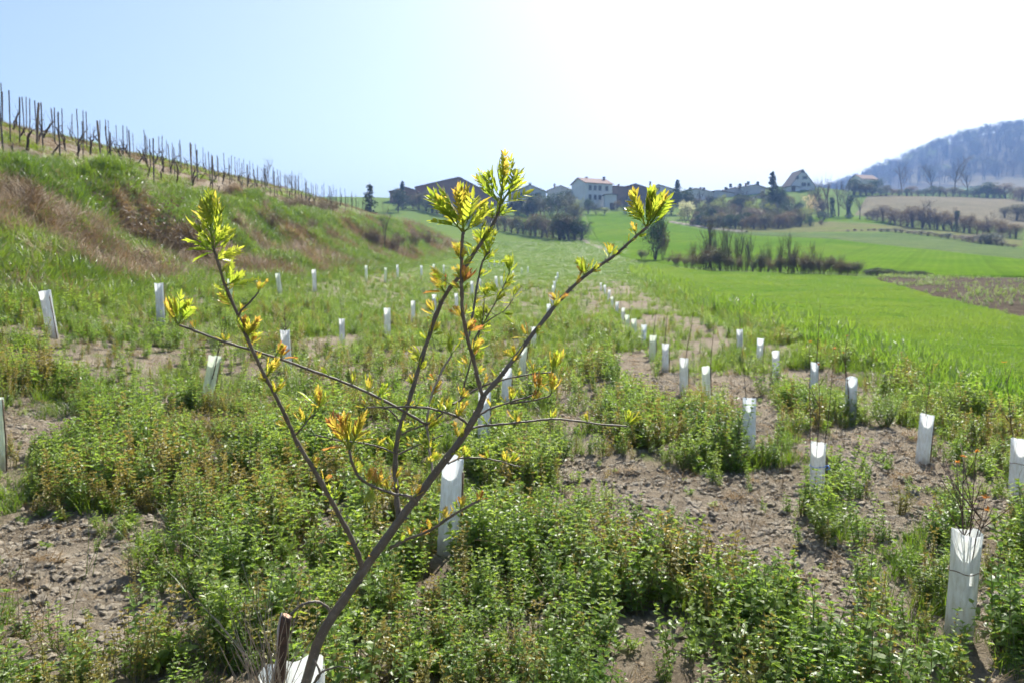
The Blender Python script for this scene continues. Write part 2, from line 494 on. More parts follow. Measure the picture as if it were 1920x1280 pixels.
# ------------------------------------------------------------------ scattering of uncountable plants (geometry nodes)
_protos = {}
def proto_collection(name, meshes):
    c = bpy.data.collections.new(name)
    for i, me in enumerate(meshes):
        c.objects.link(bpy.data.objects.new('%s_%02d' % (name, i), me))
    return c
def scatter(name, label, cat, pts, rot, scl, idx, tint, coll):
    me = bpy.data.meshes.new(name)
    n = len(pts)
    me.vertices.add(n); me.vertices.foreach_set('co', np.ascontiguousarray(pts, dtype=np.float32).ravel())
    a = me.attributes.new('rot', 'FLOAT_VECTOR', 'POINT'); a.data.foreach_set('vector', np.ascontiguousarray(rot, dtype=np.float32).ravel())
    a = me.attributes.new('scl', 'FLOAT_VECTOR', 'POINT'); a.data.foreach_set('vector', np.ascontiguousarray(scl, dtype=np.float32).ravel())
    a = me.attributes.new('idx', 'INT', 'POINT'); a.data.foreach_set('value', np.ascontiguousarray(idx, dtype=np.int32))
    a = me.attributes.new('tint', 'FLOAT', 'POINT'); a.data.foreach_set('value', np.ascontiguousarray(tint, dtype=np.float32))
    o = link(bpy.data.objects.new(name, me))
    ng = bpy.data.node_groups.new(name + '_scatter', 'GeometryNodeTree')
    ng.interface.new_socket('Geometry', in_out='INPUT', socket_type='NodeSocketGeometry')
    ng.interface.new_socket('Geometry', in_out='OUTPUT', socket_type='NodeSocketGeometry')
    gi = ng.nodes.new('NodeGroupInput'); go = ng.nodes.new('NodeGroupOutput')
    mp = ng.nodes.new('GeometryNodeMeshToPoints')
    ci = ng.nodes.new('GeometryNodeCollectionInfo')
    ci.inputs['Collection'].default_value = coll
    ci.inputs['Separate Children'].default_value = True
    ci.inputs['Reset Children'].default_value = True
    ip = ng.nodes.new('GeometryNodeInstanceOnPoints'); ip.inputs['Pick Instance'].default_value = True
    def na(nm, typ):
        x = ng.nodes.new('GeometryNodeInputNamedAttribute'); x.data_type = typ; x.inputs['Name'].default_value = nm
        return [s for s in x.outputs if s.enabled and s.name == 'Attribute'][0]
    e2r = ng.nodes.new('FunctionNodeEulerToRotation')
    L = ng.links.new
    L(gi.outputs[0], mp.inputs[0]); L(mp.outputs[0], ip.inputs['Points'])
    L(ci.outputs[0], ip.inputs['Instance'])
    L(na('idx', 'INT'), ip.inputs['Instance Index'])
    L(na('rot', 'FLOAT_VECTOR'), e2r.inputs[0]); L(e2r.outputs[0], ip.inputs['Rotation'])
    L(na('scl', 'FLOAT_VECTOR'), ip.inputs['Scale'])
    L(ip.outputs[0], go.inputs[0])
    md = o.modifiers.new('scatter', 'NODES'); md.node_group = ng
    tag(o, label, cat, kind='stuff')
    return o
def inview(x, y, z, mu=140, mv=220):
    u, v = PX(x, y, z)
    return (u > -mu) & (u < 1920+mu) & (v < 1280+mv) & (y > 0.3)

# ---- prototypes
def leaf_quad(b, base, direc, up, L, W, fold=0.25, droop=0.15, mi=0):
    """six-point leaf folded along its midrib"""
    d = direc.normalized()
    s = d.cross(up)
    if s.length < 1e-4: s = d.orthogonal()
    s.normalize(); n = s.cross(d)
    m1 = base + d*L*0.45 - n*L*0.02
    tip = base + d*L - n*L*droop
    e = n*W*fold
    a1 = base + d*L*0.28 + s*W*0.5 + e; a2 = base + d*L*0.66 + s*W*0.42 + e*0.8 - n*L*droop*0.4
    b1 = base + d*L*0.28 - s*W*0.5 + e; b2 = base + d*L*0.66 - s*W*0.42 + e*0.8 - n*L*droop*0.4
    b.add([tuple(base), tuple(m1), tuple(tip), tuple(a1), tuple(a2), tuple(b1), tuple(b2)],
          [(0,1,3),(1,4,3),(1,2,4),(0,5,1),(1,5,6),(1,6,2)], mi)
def weed_mesh(name, seed, h, nst, leafL, mats, spread=0.30, seedy=0.0):
    r = random.Random(seed); b = MB()
    for k in range(nst):
        a = r.uniform(0, 6.28); lean = r.uniform(0.05, spread)
        hh = h*r.uniform(0.6, 1.08)
        p = Vector((r.uniform(-.03,.03), r.uniform(-.03,.03), -0.03))
        d = Vector((math.cos(a)*lean, math.sin(a)*lean, 1)).normalized()
        pts = [p]; nn = 6
        for i in range(nn):
            d = (d + Vector((r.uniform(-.12,.12), r.uniform(-.12,.12), 0.10))).normalized()
            p = p + d*hh/nn; pts.append(p)
        b.tube(pts, [0.0032*(1-0.7*i/nn) for i in range(nn+1)], 3, 1, False)
        nodes = int(hh/0.024); ang = r.uniform(0, 3)
        for i in range(2, nodes+1):
            f = i/nodes*nn; j = min(int(f), nn-1); q = pts[j].lerp(pts[j+1], f-j)
            ang += 1.57 + r.uniform(-.4,.4)
            sz = leafL*(0.55+0.9*math.sin(min(1, i/nodes*1.15)*math.pi*0.8))*r.uniform(.7,1.25)
            for sgn in (0, math.pi):
                if r.random() < 0.12: continue
                aa = ang+sgn+r.uniform(-.3,.3); el = r.uniform(0.05, 0.75)
                dd = Vector((math.cos(aa)*math.cos(el), math.sin(aa)*math.cos(el), math.sin(el)))
                leaf_quad(b, q, dd, Vector((r.uniform(-.3,.3),r.uniform(-.3,.3),1)), sz, sz*r.uniform(.42,.6), r.uniform(.1,.45), r.uniform(0,.3), 0)
            if r.random() < 0.35:           # side shoot
                aa = r.uniform(0, 6.28)
                for t in range(3):
                    dd = Vector((math.cos(aa+t-1), math.sin(aa+t-1), 0.8))
                    leaf_quad(b, q+Vector((math.cos(aa),math.sin(aa),.5))*0.012, dd, Vector((0,0,1)), sz*.6, sz*.3, .3, .1, 0)
            if r.random() < seedy:
                aa = r.uniform(0, 6.28)
                dd = Vector((math.cos(aa)*.5, math.sin(aa)*.5, 1))
                leaf_quad(b, q, dd, Vector((1,0,0)), 0.02, 0.006, .3, .0, 2)
                leaf_quad(b, q, dd+Vector((.4,-.3,.1)), Vector((0,1,0)), 0.016, 0.006, .3, .0, 2)
        for t in range(5):
            aa = t*1.256+ang; dd = Vector((math.cos(aa), math.sin(aa), 1.3))
            leaf_quad(b, pts[-1], dd, Vector((0,0,1)), leafL*.65, leafL*.3, .35, .0, 0)
    return b.mesh(name, mats)
def grass_mesh(name, seed, n, h, rad, w, mats, lean=0.5, flat=0.0, mi=0):
    r = random.Random(seed); b = MB()
    for k in range(n):
        a = r.uniform(0, 6.28); rr = rad*math.sqrt(r.random())
        p = Vector((math.cos(a)*rr, math.sin(a)*rr, -0.02))
        hh = h*r.uniform(.5, 1.1); a2 = r.uniform(0, 6.28); ln = r.uniform(.1, 1)*lean
        d = Vector((math.cos(a2)*ln, math.sin(a2)*ln, 1-flat*r.random())).normalized()
        s = Vector((-math.sin(a2+r.uniform(-.6,.6)), math.cos(a2), 0)).normalized()
        vs = []; seg = 3; q = p.copy()
        for i in range(seg+1):
            ww = w*(1-(i/seg)**1.5)*0.5 + 0.0003
            vs += [tuple(q - s*ww), tuple(q + s*ww)]
            q = q + d*hh/seg
            d = (d + Vector((math.cos(a2)*ln, math.sin(a2)*ln, -.25*ln))*0.5).normalized()
        b.add(vs, [(2*i, 2*i+1, 2*i+3, 2*i+2) for i in range(seg)], mi)
    return b.mesh(name, mats)

M['weed'] = leafmat('weed_leaf', (0.12,0.215,0.055), (0.26,0.335,0.105), 0.54, (1.8,1.8,0.8), 0.42, 0.45, True)
M['weed_ochre'] = leafmat('weed_leaf_ochre', (0.20,0.235,0.07), (0.31,0.27,0.10), 0.45, (1.8,1.5,0.8), 0.4, 0.4, True)
M['weed_stem'] = simple('weed_stem', (0.12,0.15,0.05), (0.2,0.17,0.07), 20)
M['weed_seed'] = leafmat('weed_seed', (0.27,0.23,0.07), (0.38,0.31,0.13), 0.4, (1.5,1.4,1.0), 0.5, 0.3, True)
M['grass'] = leafmat('grass_blade', (0.07,0.135,0.02), (0.15,0.21,0.035), 0.45, (2.0,2.0,0.9), 0.38, 0.45, True)
M['meadow_blade'] = leafmat('meadow_blade', (0.075,0.16,0.024), (0.17,0.23,0.05), 0.5, (1.9,1.9,0.9), 0.45, 0.35, True)
M['straw'] = leafmat('dead_grass_blade', (0.14,0.092,0.048), (0.36,0.27,0.155), 0.25, (1.3,1.2,1.0), 0.6, 0.25, True)
M['clod'] = simple('soil_clod', (0.26,0.22,0.165), (0.42,0.365,0.28), 14, 0.92, 0.12, 40, 0.8, 0.01, c3=(0.34,0.29,0.215))

wm = [M['weed'], M['weed_stem'], M['weed_seed']]
wo = [M['weed_ochre'], M['weed_stem'], M['weed_seed']]
weeds = [weed_mesh('weed', 100+i, h, n, l, wm, sp, sd) for i, (h, n, l, sp, sd) in enumerate(
    [(.34,5,.026,.30,.05), (.27,6,.024,.4,.1), (.40,4,.028,.22,.1), (.22,6,.022,.5,.0), (.30,5,.024,.35,.2)])]
weeds += [weed_mesh('weed_ochre', 120+i, h, n, l, wo, sp, sd) for i, (h, n, l, sp, sd) in enumerate(
    [(.30,5,.020,.35,.45), (.24,5,.020,.4,.35), (.34,4,.019,.3,.6)])]
weeds += [weed_mesh('weed_low', 140+i, .10, 7, .024, wm, 1.3, 0.0) for i in range(2)]
weeds += [weed_mesh('weed_broad', 150+i, h, 4, l, wm, 1.0, 0.0) for i, (h, l) in enumerate([(.13,.055),(.20,.045)])]
C_WEED = proto_collection('weed_proto', weeds)
C_GRASS = proto_collection('grass_proto', [grass_mesh('grass_tuft', 200+i, 40, h, r_, .0042, [M['grass']], ln) for i, (h, r_, ln) in enumerate(
    [(.22,.06,.55), (.30,.07,.6), (.16,.09,.7)])])
C_BANK = proto_collection('bank_proto', [grass_mesh('bank_tuft', 230+i, 44, h, .22, .013, [M['grass']], ln) for i, (h, ln) in enumerate([(.30,.8),(.42,.9),(.22,.9)])])
C_DEAD = proto_collection('dead_proto', [grass_mesh('dead_tuft', 240+i, 60, h, .26, .010, [M['straw']], ln, .6) for i, (h, ln) in enumerate([(.36,1.6),(.5,1.9),(.28,2.2)])])
C_MEAD = proto_collection('meadow_proto', [grass_mesh('meadow_tuft', 250+i, 60, h, .22, .009, [M['meadow_blade']], ln) for i, (h, ln) in enumerate([(.11,.6),(.15,.7),(.08,.8)])])
def clod_mesh(seed):
    r = random.Random(seed); b = MB()
    t = (1+5**.5)/2
    vs = [(-1,t,0),(1,t,0),(-1,-t,0),(1,-t,0),(0,-1,t),(0,1,t),(0,-1,-t),(0,1,-t),(t,0,-1),(t,0,1),(-t,0,-1),(-t,0,1)]
    fs = [(0,11,5),(0,5,1),(0,1,7),(0,7,10),(0,10,11),(1,5,9),(5,11,4),(11,10,2),(10,7,6),(7,1,8),(3,9,4),(3,4,2),(3,2,6),(3,6,8),(3,8,9),(4,9,5),(2,4,11),(6,2,10),(8,6,7),(9,8,1)]
    b.add([tuple(c*r.uniform(.35,.62)*k for c, k in zip(v, (1,.85,.6))) for v in vs], fs)
    return b.mesh('clod', [M['clod']])
C_CLOD = proto_collection('clod_proto', [clod_mesh(i) for i in range(6)])

def sample(n, x0, x1, y0, y1, seed):
    r = np.random.RandomState(seed)
    return r.uniform(x0, x1, n), r.uniform(y0, y1, n), r
def wedge(n, y0, y1, seed, power=1.0, k=None):
    """points inside the sector in front of the viewer, uniform per area"""
    r = np.random.RandomState(seed)
    if k is None: k = .74 if y0 > 8 else .92; n = int(n*k/.74)
    y = np.sqrt(r.uniform(y0*y0, y1*y1, n))
    x = r.uniform(-1, 1, n)*k*y
    return x, y, r

# ---- weeds
PLANT_R = lambda x, y: x < 4.6 + 0.095*y          # the planted strip ends at the mown verge
def weed_density(x, y):
    c = fbm(x/0.55, y/0.55, 301, 2); big = fbm(x/2.6, y/2.6, 311, 2)
    d = ss(0.44, 0.56, c*0.65 + big*0.35 + 0.085)
    d = np.maximum(d, 0.55*ss(.6, .75, vn(x/.4, y/.4, 77)))
    u, v = PX(x, y, HS(x, y))
    for cu, cv, ru, rv in ((990,1100,300,170),(1300,1210,260,90),(720,1190,200,90),(330,930,200,70),(1750,1230,200,70)):
        d = np.maximum(d, (.25 + .7*c)*(1 - ss(.6, 1.2, ((u-cu)/ru)**2 + ((v-cv)/rv)**2)))
    d = np.maximum(d, .30*ss(.38, .5, vn(x/.25, y/.25, 79)))
    d = d * (1 - 0.93*bare(x, y))
    d = d * (1 - 0.8*np.exp(-(rowdist(x, y, 1.95)/0.42)**2)*ss(5, 8, y))*(1 - 0.6*np.exp(-(rowdist(x, y, 3.2)/0.4)**2)*ss(5, 8, y))
    return d
CLEAR = [(838,838,1030),(907,729,842),(948,688,760),(978,650,710),(1795,980,1190),(1530,817,935),(382,662,765),(1405,747,852),(1907,836,945),(-3,738,872),(1729,780,860)]
def weeds_layer(n, y0, y1, seed, s0, s1, thr):
    x, y, r = wedge(n, y0, y1, seed)
    d = weed_density(x, y)
    t = bank_t(x, y)
    n = len(x)
    k = (r.rand(n) < d*thr) & PLANT_R(x, y) & (t < 0.2)
    k &= ~((np.abs(x + 0.65) < 0.22) & (np.abs(y - 1.62) < 0.2))
    k &= ~((y < 1.25) & (np.abs(x) < 0.5))
    for gu, gvt, gvb in CLEAR:
        cx, cy_ = P(gu, gvb)
        k &= ~((np.abs(x-cx) < .10) & (y < cy_+.12) & (y > cy_-(.75 if gu == 838 else .32)))
    x, y = x[k], y[k]; r = np.random.RandomState(seed+1); n = len(x)
    z = H(x, y)
    och = fbm(x/0.9, y/0.9, 331, 2)
    typ = np.where(r.rand(n) < 0.12 + 0.5*ss(.54, .68, och), r.randint(5, 8, n), r.randint(0, 5, n))
    typ = np.where((y < 2.2) & (typ > 4), r.randint(0, 5, n), typ)
    low = r.rand(n) > d[k]*1.4
    typ = np.where(low & (r.rand(n) < .6), r.randint(8, 10, n), typ)
    typ = np.where(r.rand(n) < .06, r.randint(10, 12, n), typ)
    size = r.uniform(s0, s1, n)*(0.58 + 0.5*d[k])*(0.6 + 0.8*vn(x/.6, y/.6, 91))*(0.72 + 0.28*ss(1.5, 3.5, y))
    rot = np.stack([r.normal(0, .13, n), r.normal(0, .13, n), r.uniform(0, 6.28, n)], 1)
    scl = np.stack([size*r.uniform(.9, 1.25, n), size*r.uniform(.9, 1.25, n), size], 1)
    tint = np.clip(0.55*r.rand(n) + 0.45*vn(x/1.1, y/1.1, 15), 0, 1)
    return np.stack([x, y, z], 1), rot, scl, typ, tint
def cat_layers(ls): return [np.concatenate([l[i] for l in ls]) for i in range(5)]
L1 = weeds_layer(11000, 1.25, 9.0, 401, .58, 1.05, .95)
L2 = weeds_layer(15000, 9.0, 22.0, 411, .7, 1.15, .52)
L3 = weeds_layer(10000, 22.0, 48.0, 421, .8, 1.2, .36)
pts, rot, scl, idx, tint = cat_layers([L1, L2, L3])
WEED_XY = pts[:, :2]
scatter('weeds', 'knee-high leafy green and ochre weeds covering the planting field', 'weeds', pts, rot, scl, idx, tint, C_WEED)

# ---- grass between the weeds and on the verge
def grass_layer(n, y0, y1, seed, s0, s1, fn):
    x, y, r = wedge(n, y0, y1, seed)
    k = r.rand(len(x)) < fn(x, y)
    x, y = x[k], y[k]; n = len(x); r = np.random.RandomState(seed+1)
    z = H(x, y); size = r.uniform(s0, s1, n)
    rot = np.stack([r.normal(0, .1, n), r.normal(0, .1, n), r.uniform(0, 6.28, n)], 1)
    return np.stack([x, y, z], 1), rot, np.stack([size*1.3, size*1.3, size], 1), r.randint(0, 3, n), np.clip(.5*r.rand(n)+.5*vn(x/2, y/2, 19), 0, 1)
def g_field(x, y):
    g = ss(.5, .62, fbm(x/1.1, y/1.1, 351, 2))*(1 - bare(x, y))
    g = np.maximum(g, ss(3.7, 5.0, x - .07*y)*ss(6, 9, y)*.9)
    g = g*ss(2.0, 4.0, y)
    u, v = PX(x, y, HS(x, y))
    for cu, cv, ru, rv in ((150,925,90,45),(480,850,60,40),(1050,640,45,80),(90,770,60,20),(420,600,200,40),(620,560,250,40)):
        g = np.maximum(g, .9*(1 - ss(.7, 1.2, ((u-cu)/ru)**2 + ((v-cv)/rv)**2)))
    return g*(bank_t(x, y) < .4)*(x < 5.6 + .10*y)
G1 = grass_layer(3200, 2.4, 10.0, 501, .45, .85, g_field)
G2 = grass_layer(10500, 10.0, 26.0, 511, .7, 1.2, g_field)
G3 = grass_layer(11000, 26.0, 60.0, 521, .9, 1.6, g_field)
pts, rot, scl, idx, tint = cat_layers([G1, G2, G3])
scatter('grass', 'fine green grass tufts growing between the weeds', 'grass', pts, rot, scl, idx, tint, C_GRASS)

# ---- meadow
def between(A, B, n, seed, far_bias=1.0):
    r = np.random.RandomState(seed)
    i = r.uniform(0, len(A)-1.001, n); k = r.rand(n)
    i0 = i.astype(int); f = (i-i0)[:, None]
    a = A[i0]*(1-f)+A[i0+1]*f; b = B[i0]*(1-f)+B[i0+1]*f
    p = a*(1-k[:, None]) + b*k[:, None]
    return p[:, 0], p[:, 1], r, k
x, y, r, k = between(mA, mB, 52000, 601)
# thin the far part, keep the near part dense
keep = (r.rand(len(x)) < np.clip(14.0/np.maximum(y, 1), .45, 1)) & inview(x, y, H(x, y))
x, y = x[keep], y[keep]; n = len(x); r = np.random.RandomState(602)
kk_ = k[keep]
trk = np.exp(-((kk_-.13)/.006)**2) + np.exp(-((kk_-.20)/.007)**2) + np.exp(-((kk_-.47)/.008)**2) + np.exp(-((kk_-.54)/.008)**2)
size = .55*r.uniform(.75, 1.3, n)*(0.55+.9*fbm(x/2.5, y/2.5, 17, 2))*(1+.015*y)*(1 + 2.2*(kk_ < .03))*(1 - .75*np.clip(trk, 0, 1))
scatter('meadow_grass', 'dense bright green grass of the meadow', 'grass', np.stack([x, y, H(x, y)+.07], 1),
        np.stack([r.normal(0,.1,n), r.normal(0,.1,n), r.uniform(0,6.28,n)], 1), np.stack([size*1.2, size*1.2, size], 1), r.randint(0,3,n),
        np.clip(.35*r.rand(n)+.9*(fbm(x/4, y/4, 18, 3)-.2), 0, 1), C_MEAD)

# ---- bank: green tufts and mats of dead grass
def bank_points(n, seed, x0=-19, x1=-7, y0=8, y1=120):
    r = np.random.RandomState(seed)
    y = y0 * (y1/y0) ** r.rand(n)
    t = r.uniform(-.6, 7.3, n)
    x = (-8.8 + .015*y) - t
    return x, y, t, r
x, y, t, r = bank_points(34000, 701)
dm = deadmask(x, y)
k = (r.rand(len(x)) > dm*.86) & inview(x, y, H(x, y), 200)
x, y = x[k], y[k]; n = len(x); r = np.random.RandomState(702)
size = r.uniform(.55, 1.1, n)*(1+.010*y)*(1 - .45*ss(5.8, 7.2, bank_t(x, y)))
tl = r.normal(0, .15, n)
scatter('bank_grass', 'lush green grass on the steep bank', 'grass', np.stack([x, y, H(x, y)], 1),
        np.stack([tl, .35+.2*r.randn(n), r.uniform(-.8,.8,n)], 1), np.stack([size*1.1, size*1.1, size], 1), r.randint(0,3,n),
        np.clip(.4*r.rand(n)+.6*fbm(x/3, y/3, 24, 2), 0, 1), C_BANK)
x, y, t, r = bank_points(26000, 711)
dm = deadmask(x, y)
k = (r.rand(len(x)) < dm*.95 + .03) & inview(x, y, H(x, y), 200)
x, y = x[k], y[k]; n = len(x); r = np.random.RandomState(712)
size = r.uniform(.6, 1.3, n)*(1+.010*y)
scatter('dead_grass', 'mats of brown dead grass hanging on the bank', 'grass', np.stack([x, y, H(x, y)], 1),
        np.stack([.2*r.randn(n), .75+.3*r.randn(n), r.uniform(-.7,.7,n)], 1), np.stack([size*1.15, size*1.15, size*.8], 1), r.randint(0,3,n),
        np.clip(.5*r.rand(n)+.7*(fbm(x/2, y/2, 34, 2)-.15), 0, 1), C_DEAD)
x, y, t, r = bank_points(5200, 741, y0=14, y1=80)
k = (fbm(x/2.2, y/3.5, 743, 2) > .5) & (t > .5) & (deadmask(x, y) < .3) & inview(x, y, H(x, y), 100)
x, y = x[k], y[k]; n = len(x); size = r.uniform(.7, 1.5, n)
scatter('bank_weeds', 'pale leafy weeds glinting among the grass of the bank', 'weeds', np.stack([x, y, H(x, y)], 1),
        np.stack([r.normal(0,.1,n), .3+r.normal(0,.1,n), r.uniform(0,6.28,n)], 1), np.stack([size*1.3, size*1.3, size], 1), r.choice([3,8,9,11,1], n), r.uniform(.6, 1, n), C_WEED)
# ---- vineyard ground: thin grass, far slope tufts
r = np.random.RandomState(721); n = 16000
y = 16 * (150/16) ** r.rand(n); x = (-8.8+.015*y) - r.uniform(7.4, 26, n)
k = (vn(x/1.6, y/5, 71) + .3*r.rand(n) > .9) & inview(x, y, H(x, y), 100)
x, y = x[k], y[k]; n = len(x); size = r.uniform(.5, .9, n)*(1+.008*y)
scatter('vineyard_grass', 'short yellowish grass between the vine rows', 'grass', np.stack([x, y, H(x, y)], 1),
        np.stack([r.normal(0,.1,n), .2+r.normal(0,.1,n), r.uniform(0,6.28,n)], 1), np.stack([size*1.3, size*1.3, size*.8], 1), r.randint(0,3,n),
        r.uniform(.5, 1, n), C_BANK)
r = np.random.RandomState(725); n = 3200
y = 16 * (130/16) ** r.rand(n); x = (-8.8+.015*y) - r.uniform(7.2, 22, n)
k = inview(x, y, H(x, y), 100); x, y = x[k], y[k]; n = len(x); size = r.uniform(.35, .7, n)*(1+.008*y)
scatter('vineyard_straw', 'dry straw and prunings on the vineyard soil', 'straw', np.stack([x, y, H(x, y)], 1),
        np.stack([r.normal(0,.1,n), .3+r.normal(0,.1,n), r.uniform(0,6.28,n)], 1), np.stack([size*1.3, size*1.3, size*.6], 1), r.randint(0,3,n), r.uniform(0, .6, n), C_DEAD)
x, y, r = wedge(17000, 48, 150, 731, k=.5)
k = (x > -.2*y - 1) & (bank_t(x, y) < 2) & (x < .115*y + 4) & (r.rand(len(x)) < .25 + .75*ss(.4, .6, fbm(x/6, y/5, 733, 2)))
x, y = x[k], y[k]; n = len(x); size = r.uniform(.6, 1.1, n)*(.5+.008*y)
scatter('hillside_grass', 'rough grass of the rising slope beyond the planting', 'grass', np.stack([x, y, H(x, y)], 1),
        np.stack([r.normal(0,.1,n), r.normal(0,.1,n), r.uniform(0,6.28,n)], 1), np.stack([size*1.4, size*1.4, size*.7], 1), r.randint(0,3,n),
        np.clip(r.rand(n)*.4+.3*fbm(x/5, y/5, 28, 2), 0, 1), C_BANK)

# ---- soil crumbs and weeds on the ploughed patch
x, y, r = wedge(260000, 1.3, 12, 801)
d = np.clip(.12 + bare(x, y), 0, 1)*np.clip(4.0/np.maximum(y, 1), .3, 1)
k = r.rand(len(x)) < d
x, y = x[k], y[k]; n = len(x); r = np.random.RandomState(802)
size = .005 + .021*r.rand(n)**4.5
scatter('soil_clods', 'pale dry crumbs of earth lying on the bare soil', 'soil', np.stack([x, y, H(x, y)+size*.05], 1),
        r.uniform(-.6, .6, (n, 3)) + np.stack([np.zeros(n), np.zeros(n), r.uniform(0,6.28,n)], 1), np.stack([size*1.2, size*1.2, size*.9], 1), r.randint(0,6,n), r.rand(n), C_CLOD)
x, y, r, k = between(pA, pB, 2600, 811)
kk = inview(x, y, H(x, y)) & (vn(x/2.2, y/1.6, 812) > .5)
x, y = x[kk], y[kk]; n = len(x); r = np.random.RandomState(813); size = r.uniform(.35, .8, n)
scatter('plough_weeds', 'scattered low weeds on the ploughed field', 'weeds', np.stack([x, y, H(x, y)+.08], 1),
        np.stack([r.normal(0,.1,n), r.normal(0,.1,n), r.uniform(0,6.28,n)], 1), np.stack([size*1.6, size*1.6, size], 1), r.randint(0,3,n), r.rand(n), C_WEED)
# tall thin stalks standing above the weeds
def stalk_mesh(seed, mat):
    r = random.Random(seed); b = MB()
    for k in range(3):
        p = Vector((r.uniform(-.03,.03), r.uniform(-.03,.03), 0)); d = Vector((r.uniform(-.35,.35), r.uniform(-.35,.35), 1)); pts = [p]; h = r.uniform(.4, .8); bend = Vector((r.uniform(-.25,.25), r.uniform(-.25,.25), -.12))
        for i in range(8):
            p = p + d.normalized()*h/8; d = d + bend*(.25+.12*i); pts.append(p)
        b.tube(pts, [.0018*(1-.8*i/8) for i in range(9)], 4, 0, False)
    return b.mesh('stalk', [mat])
C_STALK = proto_collection('stalk_proto', [stalk_mesh(i, M['straw'] if i % 3 else M['grass']) for i in range(6)])
x, y, r = wedge(420, 1.7, 11, 831)
k = r.rand(len(x)) < .55; x, y = x[k], y[k]; n = len(x); size = r.uniform(.6, 1.0, n)
scatter('dry_stalks', 'thin dry stalks standing above the weeds', 'stalks', np.stack([x, y, H(x, y)], 1),
        np.stack([r.normal(0,.15,n), r.normal(0,.15,n), r.uniform(0,6.28,n)], 1), np.stack([size, size, size], 1), r.randint(0,6,n), .3+.7*r.rand(n), C_STALK)
# clumps of weeds that stand out singly
M['weed_obj'] = leafmat('clump_leaf', (0.09,0.165,0.045), (0.19,0.26,0.08), 0.5, (1.8,1.8,0.8), 0.42, 0.45, 'object')
M['weed_obj_y'] = leafmat('yellow_clump_leaf', (0.19,0.22,0.06), (0.28,0.26,0.09), 0.5, (1.7,1.6,0.8), 0.42, 0.4, 'object')
CL = [weed_mesh('weed_clump', 170+i, .42, 20, .026, [M['weed_obj'], M['weed_stem'], M['weed_seed']], .75, .05) for i in range(3)]
CLY = weed_mesh('weed_clump', 175, .36, 17, .020, [M['weed_obj_y'], M['weed_stem'], M['weed_seed']], .7, .5)
for i, (u, vb, hpx, kd, lab) in enumerate([
    (1545,1010,95,0,'dark leafy weed clump in front of the guard with the blue tie'), (1365,865,120,1,'tall leafy weed clump left of the slim white guard'),
    (1310,830,90,2,'leafy weed clump reaching from the slim guard towards the centre'), (1045,872,78,0,'dark compact weed clump standing alone right of the sapling fork'),
    (1830,830,70,1,'leafy weed mound beside the grey-white guard on the verge'), (1690,955,70,3,'yellowish sparse weed clump on bare soil between two guards'),
    (1790,950,50,3,'low yellowish weeds just above the nearest right guard'), (1660,800,60,0,'dark weed clump under the guard with orange seedheads'),
    (190,830,80,1,'weed clump behind the bare patch at far left'), (1390,690,36,0,'dark round weed clump by the small far guard on the right'),
    (450,905,85,2,'broad weed clump below the big leaning guard'), (1740,1130,110,1,'bushy weed clump just left of the nearest right guard'),
    (1860,1080,80,3,'ochre weed clump just right of the nearest right guard'), (1250,1010,80,2,'weed clump at the left border of the large bare patch')]):
    px, py = P(u, vb)
    o = link(bpy.data.objects.new('weed_clump', CLY if kd == 3 else CL[kd])); s_ = max(.5, min(1.5, hpx/F*py/.42))
    o.location = (px, py, HZ(px, py)); o.scale = (s_*1.1, s_*1.1, s_); o.rotation_euler = (0, 0, i*1.3)
    tag(o, lab, 'weed clump', 'weed clumps standing out in the field')
# straw and dead stalks on the soil near the viewer
x, y, r = wedge(2600, 1.3, 14, 821)
k = r.rand(len(x)) < .35 + .5*bare(x, y)
x, y = x[k], y[k]; n = len(x); r = np.random.RandomState(822); size = r.uniform(.15, .45, n)
scatter('straw_litter', 'thin dry straw scattered over the soil', 'straw', np.stack([x, y, H(x, y)], 1),
        np.stack([r.normal(0,.3,n), r.normal(0,.3,n), r.uniform(0,6.28,n)], 1), np.stack([size, size, size*.5], 1), r.randint(0,3,n), .4+.6*r.rand(n), C_DEAD)

# ------------------------------------------------------------------ tree guards (translucent tubes) and the young trees inside them
def guard_material():
    m, nt, out = newmat('guard_plastic')
    oi = N(nt, 'ShaderNodeObjectInfo')
    c = ramp(nt, oi.outputs['Random'], [(0.0, (0.70,0.76,0.80)), (0.6, (0.80,0.83,0.84)), (0.85, (0.70,0.78,0.64)), (1.0, (0.78,0.82,0.83))])
    dirt = ramp(nt, noise(nt, 7.0, 5, 0.65), [(0.32, (0.66,0.62,0.54)), (0.6, (1,1,1))])
    c = mixc(nt, 0.7, c, dirt, 'MULTIPLY')
    tc = nt.nodes['tc']
    sx = N(nt, 'ShaderNodeSeparateXYZ'); nt.links.new(tc.outputs['Object'], sx.inputs[0])
    mr = N(nt, 'ShaderNodeMapRange'); mr.inputs[1].default_value = 0.0; mr.inputs[2].default_value = 0.3; mr.inputs[3].default_value = 0.6; mr.inputs[4].default_value = 0.0
    nt.links.new(sx.outputs[2], mr.inputs[0])
    c = mixc(nt, mr.outputs[0], c, (0.34,0.29,0.22))
    p = bsdf(nt, c, 0.38, 0.45, noise(nt, 9, 4), 0.5, 0.02)
    t = N(nt, 'ShaderNodeBsdfTranslucent'); nt.links.new(c, t.inputs[0])
    mx = N(nt, 'ShaderNodeMixShader'); mx.inputs[0].default_value = 0.5
    nt.links.new(p.outputs[0], mx.inputs[1]); nt.links.new(t.outputs[0], mx.inputs[2]); nt.links.new(mx.outputs[0], out.inputs[0])
    return m
M['guard'] = guard_material()
M['twig'] = simple('young_bark', (0.055,0.035,0.028), (0.14,0.085,0.06), 40, 0.7, 0.3)
M['cane'] = simple('cane_stake', (0.10,0.065,0.04), (0.2,0.14,0.09), 25, 0.8, 0.2)
